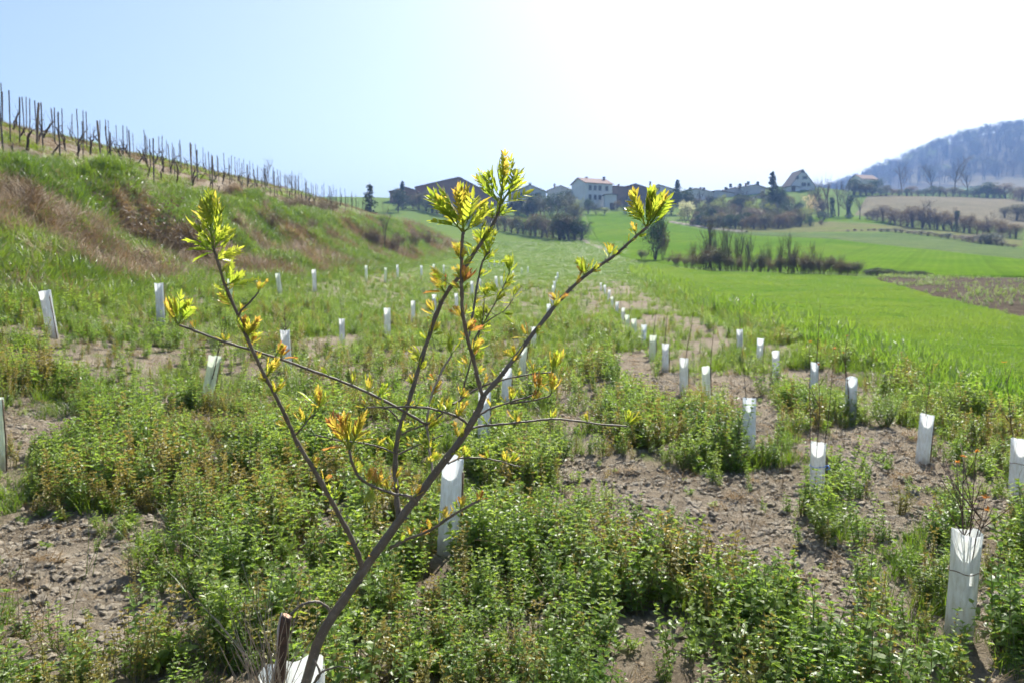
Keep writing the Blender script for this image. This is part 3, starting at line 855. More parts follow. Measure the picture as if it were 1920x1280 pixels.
M['tie'] = simple('blue_tie', (0.10,0.25,0.62), (0.16,0.34,0.75), 30, 0.45, 0.4)
M['bud'] = leafmat('orange_bud_leaf', (0.42,0.17,0.05), (0.48,0.27,0.07), 0.5, (1.5,1.3,1.0), 0.4, 0.3, 'object')

def guard_tube(seed, h, w, segs=20, rows=9):
    """thin-walled rolled sheet: rounded square section, overlapping seam, cut vents, wavy rim"""
    r = random.Random(seed); b = MB(); vs = []; fs = []
    sq = r.uniform(.25, .8); ph = r.uniform(0, 6.28); fl = r.uniform(-.02, .12)
    full = 2*math.pi*1.06
    rim = [r.uniform(-.012, .012) for _ in range(segs+1)]
    asp = r.uniform(.82, 1.0)
    for j in range(rows+1):
        f = j/rows
        for i in range(segs+1):
            a = full*i/segs
            c, s = math.cos(a), math.sin(a)
            k = (abs(c)**4 + abs(s)**4)**(-.25)
            rad = w*.5*((1-sq) + sq*k*.93)*(1 + .04*(i/segs))
            rad *= 1 + fl*max(0, f-.7)/.3 + .05*math.sin(3*f+ph+a)*.6
            z = f*h + (rim[i] + .012*math.sin(2*a+ph) if j == rows else 0)
            vs.append((c*rad, s*rad*asp, z))
    n = segs+1
    vent = {(5, 14)} if seed == 900 else set()
    for j in range(rows):
        for i in range(segs):
            if (j, i) in vent: continue
            fs.append((j*n+i, j*n+i+1, (j+1)*n+i+1, (j+1)*n+i))
    b.add(vs, fs)
    # ribs pressed into the sheet
    return b.mesh('tube', [M['guard']], True)
TUBES = [guard_tube(900+i, 1.0, 1.0) for i in range(7)]

ORD = ['first','second','third','fourth','fifth','sixth','seventh','eighth','ninth','tenth','eleventh','twelfth','thirteenth','fourteenth','fifteenth',
       'sixteenth','seventeenth','eighteenth','nineteenth','twentieth','twenty-first','twenty-second','twenty-third','twenty-fourth','twenty-fifth','twenty-sixth']
# u of the axis, v of the rim, v of the foot (foot hidden in weeds is estimated), lean x, stems (0 none), label
GUARDS = [
 # row beside the meadow track (right row)
 (1795, 980,1190, .00, 5,'large white tree guard with a torn vent, nearest in the right row'),
 (1530, 817, 935,-.01, 3,'white tree guard with a blue tie holding a budding twig pair'),
 (1405, 747, 852,-.03, 1,'slim white tree guard behind the leafy weed clump right of centre'),
 (1282, 685, 737, .03, 1,'white tree guard with one tall twig, fourth in the right row'),
 (1325, 714, 752, .00, 1,'short white tree guard sunk in weeds beside the right row'),
 (1247, 659, 697, .00, 1,None),(1222, 637, 676, .00, 1,None),(1206, 620, 648, .00, 0,None),(1190, 608, 634, .00, 0,None),
 (1176, 597, 623, .02, 1,None),(1166, 577, 608, .02, 1,None),(1156, 566, 592, .00, 0,None),(1148, 556, 578, .00, 0,None),
 (1141, 543, 565, .00, 0,None),(1134, 534, 553, .00, 0,None),(1127, 530, 547, .00, 0,None),
 # outermost row next to the verge
 (1907, 836, 945, .06, 1,'greenish tree guard leaning at the right edge of the picture'),
 (1729, 780, 860, .04, 1,'grey-white tree guard beside a leafy weed mound on the verge'),
 (1595, 732, 788, .00, 2,'white tree guard under orange seedheads in the outermost row'),
 (1524, 701, 742, .00, 1,'half hidden white tree guard above the one with a blue tie'),
 (1455, 670, 712, .01, 0,'white tree guard without twig in the outermost row'),
 (1422, 653, 685, .02, 0,'tilted small white tree guard in the outermost row'),
 (1387, 634, 662, .00, 1,'far small tree guard with a tall thin twig by the meadow edge'),
 # middle row behind the sapling
 (838, 838,1030, .09, 0,'blue-grey tree guard standing directly behind the sapling trunk'),
 (907, 729, 842, .03, 0,'grey tree guard half hidden behind the sapling fork'),
 (948, 688, 760, .02, 0,'white tree guard just right of the sapling fork'),
 (978, 650, 710, .02, 1,'pale blue tree guard behind the right branch of the sapling'),
 (1000, 610, 650, .00, 0,'small tree guard crossed by the right branch of the sapling'),
 (1027, 571, 602, .02, 0,None),(1033, 552, 578, .00, 0,None),(1037, 536, 558, .00, 0,None),(1040, 527, 545, .00, 0,None),(1043, 519, 534, .00, 0,None),(1046, 511, 524, .00, 0,None),
 # left rows
 (382, 662, 765, .27, 2,'big leaning grey-white tree guard in the weeds at left'),
 (540, 622, 702, .00, 2,'pale tree guard with a bushy bare twig left of the sapling'),
 (641, 598, 647, .00, 1,'squat white tree guard standing on bare soil at left'),
 (727, 577, 636, .00, 0,'bright white tree guard at the edge of the bare patch'),
 (775, 562, 602, .00, 0,None),(813, 553, 590, .00, 0,None),(856, 549, 580, .00, 0,None),(885, 527, 556, .00, 0,None),(899, 522, 546, .00, 0,None),
 (931, 519, 543, .00, 0,None),(941, 519, 540, .00, 0,None),(962, 508, 524, .00, 0,None),(978, 502, 516, .00, 0,None),(990, 500, 512, .00, 0,None),
 # row along the foot of the bank
 (-3, 738, 872, .00, 1,'white tree guard cut off by the left edge of the picture'),
 (100, 545, 632,-.16, 1,'tilted white tree guard with a dark cane at far left'),
 (302, 532, 612, .00, 1,'white tree guard behind the leaf tuft of the lowest left branch'),
 (431, 524, 566, .00, 0,'bluish tree guard behind the tall left branch'),
 (526, 511, 553,-.08, 1,'tilted tree guard below the bank, between two left branches'),
 (590, 503, 547, .00, 0,'upright white tree guard at the foot of the bank'),
 (687, 498, 529, .00, 0,None),(722, 497, 530, .10, 0,None),(746, 498, 523, .00, 0,None),(790, 498, 521, .00, 0,None),(814, 496, 516, .00, 0,None),(832, 497, 513, .00, 0,None),
 (917, 491, 503, .00, 0,None),(927, 489, 500, .00, 0,None),(935, 489, 499, .00, 0,None),(943, 489, 499, .00, 0,None),
]
def row_name(u, v):
    if u > 1100: return 'right row'
    if u > 995: return 'middle row'
    if v > 540 or u > 855: return 'left row'
    return 'row under the bank'
rowcount = {}
def twig_stem(r, h, lean, thick):
    p = Vector((0,0,0)); pts = [p]; d = Vector((lean[0], lean[1], 1)).normalized()
    for i in range(7):
        d = (d + Vector((r.uniform(-.08,.08), r.uniform(-.08,.08), .05))).normalized()
        p = p + d*h/7; pts.append(p)
    return pts
GUARD_XY = []
for gi_, (u, vt, vb, lean, stems, lab) in enumerate(GUARDS):
    gx_, gy_ = P(u, vb)
    gz = HZ(gx_, gy_)
    h = (vb - vt)/F*gy_*1.0
    h = max(0.42, min(0.74, h))
    w = 0.117*rnd.uniform(.92, 1.1)*(h/.58)**.5
    GUARD_XY.append((gx_, gy_))
    near = gy_ < 14
    rn = row_name(u, vb)
    if lab is None:
        k = rowcount.get(rn, 0); rowcount[rn] = k+1
        lab = 'small far white tree guard, %s going away in the %s' % (ORD[k], rn)
    root = empty('tree_guard', (gx_, gy_, gz-.03), rnd.uniform(0, 6.28) if not near else rnd.uniform(-.5, .5))
    tag(root, lab, 'tree guard', 'plastic tree guards planted in rows')
    lx = math.atan(lean) + rnd.uniform(-.05, .05)
    Rl = Matrix.Rotation(lx, 4, 'Y') @ Matrix.Rotation(rnd.uniform(-.04,.04), 4, 'X')
    root.matrix_world = Matrix.Translation((gx_, gy_, gz-.03)) @ Rl @ Matrix.Rotation(rnd.uniform(-.6, .6), 4, 'Z')
    tb_ = link(bpy.data.objects.new('tube', TUBES[gi_ % 7]), root); tb_.scale = (w, w, h+.03)
    if gy_ < 30:
        b = MB(); sx_ = w*.5+.009; b.tube([(sx_,0,-.05),(sx_+.004,.003,h*.5),(sx_,0,h*rnd.uniform(.75,1.12))], .006, 6)
        b.obj('stake', [M['cane']], root, True)
    if gi_ in (0, 1, 16):
        b = MB()
        n_ = 24
        b.tube([(math.cos(6.2832*k/n_)*w*.56, math.sin(6.2832*k/n_)*w*.55, h*.70+.004*math.sin(k)) for k in range(n_+1)], .0022, 4)
        if gi_ == 1:
            b.tube([(w*.5,0,h*.70),(w*.7,-.01,h*.73),(w*.85,-.02,h*.69),(w*.6,-.02,h*.66)], .004, 5)
        b.obj('tie', [M['tie'] if gi_ == 1 else M['cane']], root, True)
    if stems:
        r = random.Random(3000+gi_)
        tr = empty('young_tree', (gx_, gy_, gz-.02))
        tr.matrix_world = Matrix.Translation((gx_, gy_, gz-.02)) @ Rl
        hh0 = {1795:.92, 1530:1.25, 1282:1.15, 1387:1.2, 1524:1.3, 1405:1.2}.get(u, r.uniform(.85, 1.15))*max(h/.58, .9)
        where = lab[lab.find('tree guard'):]
        lb2 = lab.replace('tree guard', 'guard')
        pre = next((p_ for p_ in ('thin bare young tree growing in the ', 'young tree in the ', 'young tree in ') if len((p_ + lb2).split()) <= 16), 'twigs in ')
        tag(tr, pre + lb2, 'young tree', 'young trees inside the guards')
        for s_ in range(stems):
            hh = hh0*(1 if s_ == 0 else r.uniform(.72, .98))
            ang = r.uniform(0, 6.28); ln = r.uniform(.03, .10) if stems > 1 else r.uniform(0, .05)
            pts = twig_stem(r, hh, (math.cos(ang)*ln, math.sin(ang)*ln), 0)
            off = Vector((r.uniform(-.02,.02), r.uniform(-.02,.02), 0))
            pts = [p + off for p in pts]
            b = MB(); b.tube(pts, [.0048*(1-.75*i/7)*(1 if gy_ < 8 else 1.8) for i in range(8)], 5)
            if gi_ in (35, 0, 16) or r.random() < .4:
                for q in range(4 if gi_ != 35 else 14):
                    j = r.randint(4, 6); a2 = r.uniform(0, 6.28); d = Vector((math.cos(a2), math.sin(a2), 1.0))
                    L = r.uniform(.06, .2)
                    b.tube([pts[j], pts[j]+d*L*.5+Vector((0,0,.01)), pts[j]+d*L+Vector((0,0,.04))], [.0022,.0018,.001], 4)
            st = b.obj('stem', [M['twig']], tr, True)
            if gi_ in (0, 1, 18, 16) or (gy_ < 9 and r.random() < .5):
                for q in range(3 if gi_ in (0, 1) else 2):
                    j = 7 if q < 3 else r.randint(5, 7)
                    lb = MB(); a2 = r.uniform(0, 6.28)
                    dd = Vector((math.cos(a2), math.sin(a2), r.uniform(.2, 1.2)))
                    for t in range(3):
                        leaf_quad(lb, Vector((0,0,0)), dd+Vector((r.uniform(-.7,.7), r.uniform(-.7,.7), 0)), Vector((0,0,1)), r.uniform(.015,.026), .009, .3, .1)
                    lo = lb.obj('bud_leaf', [M['bud']], st); lo.location = pts[j]

# ------------------------------------------------------------------ the sapling in the foreground
def bark_material():
    m, nt, out = newmat('sapling_bark')
    tc = N(nt, 'ShaderNodeTexCoord', name='tc')
    c = ramp(nt, noise(nt, 28.0, 5, 0.6), [(0.25, (0.08,0.066,0.05)), (0.55, (0.145,0.122,0.092)), (0.8, (0.24,0.205,0.165))])
    vo = N(nt, 'ShaderNodeTexVoronoi'); vo.inputs['Scale'].default_value = 150.0
    nt.links.new(tc.outputs['Object'], vo.inputs['Vector'])
    lent = ramp(nt, vo.outputs['Distance'], [(0.10, (1,1,1)), (0.2, (0,0,0))])
    c = mixc(nt, lent, c, (0.30,0.24,0.19))
    p = bsdf(nt, c, 0.55, 0.4, noise(nt, 170.0, 5, 0.65), 0.35, 0.003)
    nt.links.new(p.outputs[0], out.inputs[0])
    return m
M['bark'] = bark_material()
M['pale_bark'] = simple('pale_bark', (0.28,0.23,0.19), (0.42,0.36,0.31), 60, 0.6, 0.3)
M['shoot'] = simple('green_shoot', (0.14,0.22,0.03), (0.22,0.27,0.05), 60, 0.5, 0.4)
def sap_leaf_mat(name, base, tip, trans=0.62):
    m, nt, out = newmat(name)
    a = N(nt, 'ShaderNodeAttribute', attribute_name='along')
    oi = N(nt, 'ShaderNodeObjectInfo')
    ad = N(nt, 'ShaderNodeMath', operation='MULTIPLY_ADD'); nt.links.new(oi.outputs['Random'], ad.inputs[0]); ad.inputs[1].default_value = .5; ad.inputs[2].default_value = -.25
    ad2 = N(nt, 'ShaderNodeMath', operation='ADD'); nt.links.new(a.outputs['Fac'], ad2.inputs[0]); nt.links.new(ad.outputs[0], ad2.inputs[1])
    c = ramp(nt, ad2.outputs[0], [(0.15, base), (0.5, tuple(.55*x+.45*y for x, y in zip(base, tip))), (0.95, tip)])
    nz = ramp(nt, noise(nt, 160.0, 3), [(0.3, (.72,.74,.7)), (0.7, (1.15,1.15,1.1))])
    c = mixc(nt, .7, c, nz, 'MULTIPLY')
    p = bsdf(nt, c, 0.32, 0.5, noise(nt, 260.0, 2), 0.25, 0.001)
    t = N(nt, 'ShaderNodeBsdfTranslucent'); nt.links.new(mixc(nt, 1.0, c, (1.5,1.48,.9), 'MULTIPLY'), t.inputs[0])
    mx = N(nt, 'ShaderNodeMixShader'); mx.inputs[0].default_value = trans
    nt.links.new(p.outputs[0], mx.inputs[1]); nt.links.new(t.outputs[0], mx.inputs[2]); nt.links.new(mx.outputs[0], out.inputs[0])
    return m
LM = [sap_leaf_mat('leaf_yellow_green', (.23,.34,.04), (.38,.40,.07)),
      sap_leaf_mat('leaf_gold', (.32,.37,.04), (.50,.33,.10)),
      sap_leaf_mat('leaf_red_orange', (.34,.29,.05), (.38,.16,.08))]

def leaflet(b, al, base, d, nrm, L, W, a0, a1, curl, r, fold):
    """serrated lance-shaped leaflet, folded on its midrib"""
    d = d.normalized(); s = d.cross(nrm).normalized(); n = s.cross(d)
    K = 7; vs = []; n0 = len(b.v)
    for i in range(K+1):
        f = i/K
        c = base + d*L*f + n*(curl*L*f*f)
        wid = W*.5*(math.sin(math.pi*min(1, f**.72))**.85)*(1.0 if i % 2 else .80) if 0 < i < K else 0.0
        lift = fold*wid
        vs += [tuple(c + s*wid + n*lift - d*wid*.18), tuple(c), tuple(c - s*wid + n*lift - d*wid*.18)]
        al += [a0+(a1-a0)*f]*3
    fs = []
    for i in range(K):
        a = 3*i
        fs += [(a, a+1, a+4, a+3), (a+1, a+2, a+5, a+4)]
    b.add(vs, fs)
def compound_leaf(seed, npair, L, W, spread, curl, mat, fold=.55):
    """pinnate leaf along +Y, upper face +Z"""
    r = random.Random(seed); b = MB(); al = []
    pts = []
    p = Vector((0,0,0)); d = Vector((0,1,.05))
    for i in range(9):
        pts.append(p.copy()); p = p + d.normalized()*L/8; d = d + Vector((0,0,curl*.16))
    rad = [.016*(1-.6*i/8) for i in range(9)]
    n0 = len(b.v); b.tube(pts, rad, 4); al += [.05]*(len(b.v)-n0)
    for i in range(npair):
        f = .30 + .60*i/max(1, npair-1)
        j = f*8; k = int(j); q = pts[k].lerp(pts[min(k+1, 8)], j-k)
        ll = L*.40*(1-.3*abs(f-.55))*r.uniform(.8, 1.15)
        for sg in (-1, 1):
            ang = spread*r.uniform(.85, 1.12)
            dd = Vector((sg*math.sin(ang), math.cos(ang), .12 + curl*.4))
            leaflet(b, al, q, dd, Vector((-sg*.45, 0, 1)), ll, ll*W, f*.5, f*.5+.5, curl*.35+r.uniform(-.05,.1), r, fold)
    leaflet(b, al, pts[-1], pts[-1]-pts[-2], Vector((0,0,1)), L*.38, L*.38*W, .5, 1.0, curl*.4, r, fold)
    me = b.mesh('leaf', [mat], True)
    at = me.attributes.new('along', 'FLOAT', 'POINT'); at.data.foreach_set('value', np.array(al, dtype=np.float32))
    return me
def simple_leaf(seed, L, W, mat):
    r = random.Random(seed); b = MB(); al = []
    leaflet(b, al, Vector((0,0,0)), Vector((0,1,.05)), Vector((0,0,1)), L, W, 0, 1, .15, r, .7)
    me = b.mesh('leaf', [mat], True)
    at = me.attributes.new('along', 'FLOAT', 'POINT'); at.data.foreach_set('value', np.array(al, dtype=np.float32))
    return me
LEAF = []   # [material][variant], unit length
for mi in range(3):
    LEAF.append([compound_leaf(40+mi*10, 4, 1/1.3, .36, .66, .35, LM[mi], .4), compound_leaf(41+mi*10, 5, 1/1.3, .33, .85, .5, LM[mi], .45),
                 compound_leaf(42+mi*10, 4, 1/1.3, .38, .55, -.15, LM[mi], .7), compound_leaf(43+mi*10, 5, 1/1.3, .35, .75, .75, LM[mi], .5),
                 compound_leaf(44+mi*10, 3, 1/1.3, .42, .5, .4, LM[mi], .8)])
SIMPLE = [simple_leaf(70+mi, 1.0, .34, LM[mi]) for mi in range(3)]
LDATA = [[(np.array([v.co[:] for v in me.vertices]), [tuple(p_.vertices) for p_ in me.polygons], np.array([d_.value for d_ in me.attributes['along'].data])) for me in row] for row in LEAF]

SD = 1.62
base_pt = AT(566, 1290, SD)
sx0, sy0 = base_pt.x - .015, SD
SAP_BASE = Vector((sx0, sy0, HZ(sx0, sy0)))
sap = empty('sapling', SAP_BASE)
tag(sap, 'bare-branched young tree with fresh yellow and orange leaf tufts, closest to the viewer', 'sapling')
# branch: list of (u, v, depth offset), width px at start and end
BR = {
 'trunk': ([(556,1420,0),(562,1330,0),(575,1275,0),(600,1195,0),(640,1130,0),(682,1068,0),(722,1012,.0),(760,960,.0),(820,882,0),(870,815,0),(897,768,0),(906,742,0)], 28, 14),
 'right': ([(906,742,0),(932,712,.01),(958,680,.02),(1000,625,.05),(1042,572,.08),(1052,560,.09),(1096,518,.11),(1142,486,.13),(1163,470,.14),(1200,437,.15),(1216,424,.16)], 13, 7),
 'centre': ([(905,742,0),(896,710,-.01),(888,675,-.02),(878,640,-.03),(868,590,-.05),(866,552,-.06),(865,500,-.07),(867,450,-.08),(869,436,-.08)], 11, 8),
 'tall': ([(748,984,0),(744,930,.02),(741,882,.04),(744,830,.05),(752,795,.06),(764,760,.07),(784,695,.08),(801,640,.09),(822,580,.09),(840,545,.09),(860,520,.08),(889,474,.08),(915,436,.08),(931,407,.08),(938,385,.08)], 14, 8),
 'left': ([(680,1067,0),(668,1030,-.02),(655,1000,-.03),(622,940,-.06),(590,882,-.09),(557,829,-.11),(546,803,-.12),(520,748,-.14),(493,697,-.16),(463,633,-.18),(443,583,-.19),(423,537,-.2),(410,495,-.21),(400,462,-.22)], 15, 7),
 'low_left': ([(800,796,.06),(770,778,.05),(733,757,.04),(690,736,.03),(640,714,.02),(600,700,0),(540,678,-.02),(477,657,-.04),(420,641,-.06),(375,624,-.07),(335,609,-.08)], 8, 6),
 'pale': ([(812,890,.0),(806,850,.03),(802,820,.05),(801,796,.06),(804,765,.07),(812,735,.08),(826,700,.09),(839,678,.10),(846,667,.10)], 8, 5),
 'red_tip': ([(782,945,0),(776,935,-.01),(764,929,-.02),(742,926,-.03),(724,920,-.04),(700,911,-.05),(683,902,-.06),(668,886,-.07),(659,862,-.08),(655,842,-.08)], 8, 7),
 'arched': ([(880,797,0),(862,783,-.02),(845,776,-.03),(805,765,-.04),(760,762,-.05),(720,763,-.06),(688,763,-.07)], 7, 4.5),
 'level': ([(884,802,0),(905,798,.02),(959,793,.04),(1000,788,.06),(1041,785,.08),(1085,789,.1),(1130,795,.12),(1176,798,.14)], 7, 4),
 'short_right': ([(840,868,0),(855,861,.02),(870,858,.03),(911,859,.05),(945,866,.07),(975,875,.08)], 6, 3),
 'lower_right': ([(733,1026,0),(748,1018,-.02),(764,1010,-.03),(805,994,-.05),(846,967,-.07),(886,944,-.09),(899,938,-.1)], 9, 6),
 'upper_twig': ([(848,757,.0),(862,750,.02),(897,727,.04),(941,712,.05),(990,702,.06),(1035,698,.07)], 5.5, 4),
 'fork_twig': ([(893,782,0),(915,768,.02),(957,753,.04),(995,742,.06),(1008,734,.06)], 6, 4),
 'second_twig': ([(957,756,.04),(990,752,.05),(1024,744,.06),(1034,737,.06)], 5, 3.5),
 'small_left': ([(741,849,.04),(715,839,.03),(690,832,.02),(667,828,.01),(630,824,0),(592,815,-.01)], 5, 3.5),
 'cross_twig': ([(744,853,.05),(770,840,.06),(801,826,.06),(830,815,.07)], 5, 3.5),
 'cross_twig2': ([(753,815,.06),(770,805,.06),(797,796,.06),(812,790,.06),(834,770,.07),(850,756,.07)], 5, 3.5),
 'fine_twig': ([(752,795,.06),(738,775,.04),(720,762,.03),(706,754,.02)], 4.5, 3),
 'back_stem': ([(880,630,.2),(888,580,.24),(893,545,.26),(899,515,.28),(905,490,.28),(918,472,.28)], 6, 4.5),
 'back_twig': ([(880,655,.5),(898,620,.5),(913,595,.52),(930,565,.52),(945,535,.53),(955,512,.53)], 4, 2.5),
 'back_twig2': ([(862,755,.5),(872,715,.5),(882,680,.5),(894,640,.5),(905,600,.51),(908,560,.52)], 5, 2.5),
 'back_twig3': ([(900,612,.5),(925,595,.52),(948,580,.53),(962,560,.53)], 3.5, 2),
 'hook': ([(619,1146,0),(612,1136,-.01),(600,1129,-.02),(588,1127,-.03),(570,1131,-.04),(553,1143,-.045),(545,1152,-.05)], 8, 6),
 'spur': ([(589,1235,-.02),(600,1262,-.03),(590,1284,-.03)], 6, 5),
 'basal': ([(588,1282,-.05),(600,1262,-.07),(622,1252,-.08),(640,1249,-.1),(662,1254,-.12)], 7, 2.5),
 'left_twig': ([(447,590,-.19),(455,580,-.2),(466,569,-.2),(478,556,-.2),(484,548,-.2)], 6, 4),
 'left_twig2': ([(554,815,-.11),(566,802,-.12),(581,783,-.12),(596,770,-.12)], 4.5, 3),
}
def smooth_path(pts, n_per=5):
    out = []
    P_ = [Vector(p) for p in pts]
    for i in range(len(P_)-1):
        p0 = P_[max(i-1, 0)]; p1 = P_[i]; p2 = P_[i+1]; p3 = P_[min(i+2, len(P_)-1)]
        for k in range(n_per):
            t = k/n_per
            out.append(0.5*((2*p1) + (p2-p0)*t + (2*p0-5*p1+4*p2-p3)*t*t + (3*p1-p0-3*p2+p3)*t*t*t))
    out.append(P_[-1]); return out
BPATH = {}; BOBJ = {}
for bi, (key, (pp, w0, w1)) in enumerate(BR.items()):
    r = random.Random(500+bi)
    raw = [AT(u, v, SD+dz) for u, v, dz in pp]
    pts = smooth_path(raw, 5)
    n = len(pts)
    rads = []
    pxm = SD/F
    for i in range(n):
        f = i/(n-1)
        w = (w0+(w1-w0)*f)*(.40 if key == 'trunk' else .35)*pxm*(pts[i].y/SD)
        if key not in ('trunk',) and i % 7 == 4: w *= 1.28          # bud scars swell the twig
        if i == 0 and key not in ('trunk', 'back_stem', 'back_twig', 'back_twig2'): w *= 1.35
        rads.append(w*r.uniform(.96, 1.05))
    jit = .0006
    pts2 = [p + Vector((r.uniform(-jit,jit), r.uniform(-jit,jit), r.uniform(-jit,jit))) for p in pts]
    b = MB()
    b.tube([p - SAP_BASE for p in pts2], rads, 14 if key == 'trunk' else 8)
    # opposite bud stubs
    for i in range(6, n-3, 7):
        if key == 'trunk' and i < 30: continue
        a = r.uniform(0, 3.14); t = (pts[i+1]-pts[i-1]).normalized(); s = t.orthogonal().normalized(); s = (Matrix.Rotation(a, 3, t) @ s)
        for sg in (-1, 1):
            b.tube([pts[i]-SAP_BASE, pts[i]-SAP_BASE + (s*sg+t*.9)*rads[i]*2.1], [rads[i]*.55, rads[i]*.2], 5)
    nm = 'trunk' if key == 'trunk' else ('twig' if w0 <= 6 else 'branch')
    o = b.obj(nm, [M['pale_bark'] if key in ('pale',) else M['bark']], sap, True)
    BPATH[key] = pts; BOBJ[key] = o
LAB = {'trunk':'brown slanting trunk', 'right':'long dark branch reaching to upper right', 'left':'long branch curving to upper left', 'pale':'pale thin branch',
       'low_left':'thin branch stretching far left', 'hook':'thin hooked twig tied to the broken stick', 'tall':'tall branch ending in the highest leaf tuft'}
for k_, v_ in LAB.items(): BOBJ[k_]['label'] = v_

def orient(d, nrm):
    y = d.normalized(); z = (nrm - y*nrm.dot(y))
    if z.length < 1e-4: z = y.orthogonal()
    z.normalize(); x = y.cross(z)
    return Matrix((x, y, z)).transposed()
leaf_n = 0
def put_leaf(branch, pos, d, nrm, L, hue, var=None, r=rnd):
    global leaf_n
    mi = 0 if hue < .46 else (1 if hue < .82 else 2)
    me = SIMPLE[mi] if var == 's' else LEAF[mi][r.randrange(5) if var is None else var]
    o = bpy.data.objects.new('leaf', me)
    link(o, branch)
    R = orient(d, nrm).to_4x4()
    wd = L*r.uniform(.85, 1.15)
    o.matrix_local = Matrix.Translation(pos - SAP_BASE) @ R @ Matrix.Diagonal((wd, L, L, 1))
    leaf_n += 1
def nearest(u, v, key=None):
    best = None
    for k in ([key] if key else BPATH):
        for i, p in enumerate(BPATH[k]):
            pu, pv = PX(p.x, p.y, p.z)
            d2 = (float(pu)-u)**2 + (float(pv)-v)**2
            if best is None or d2 < best[0]: best = (d2, k, i)
    return best
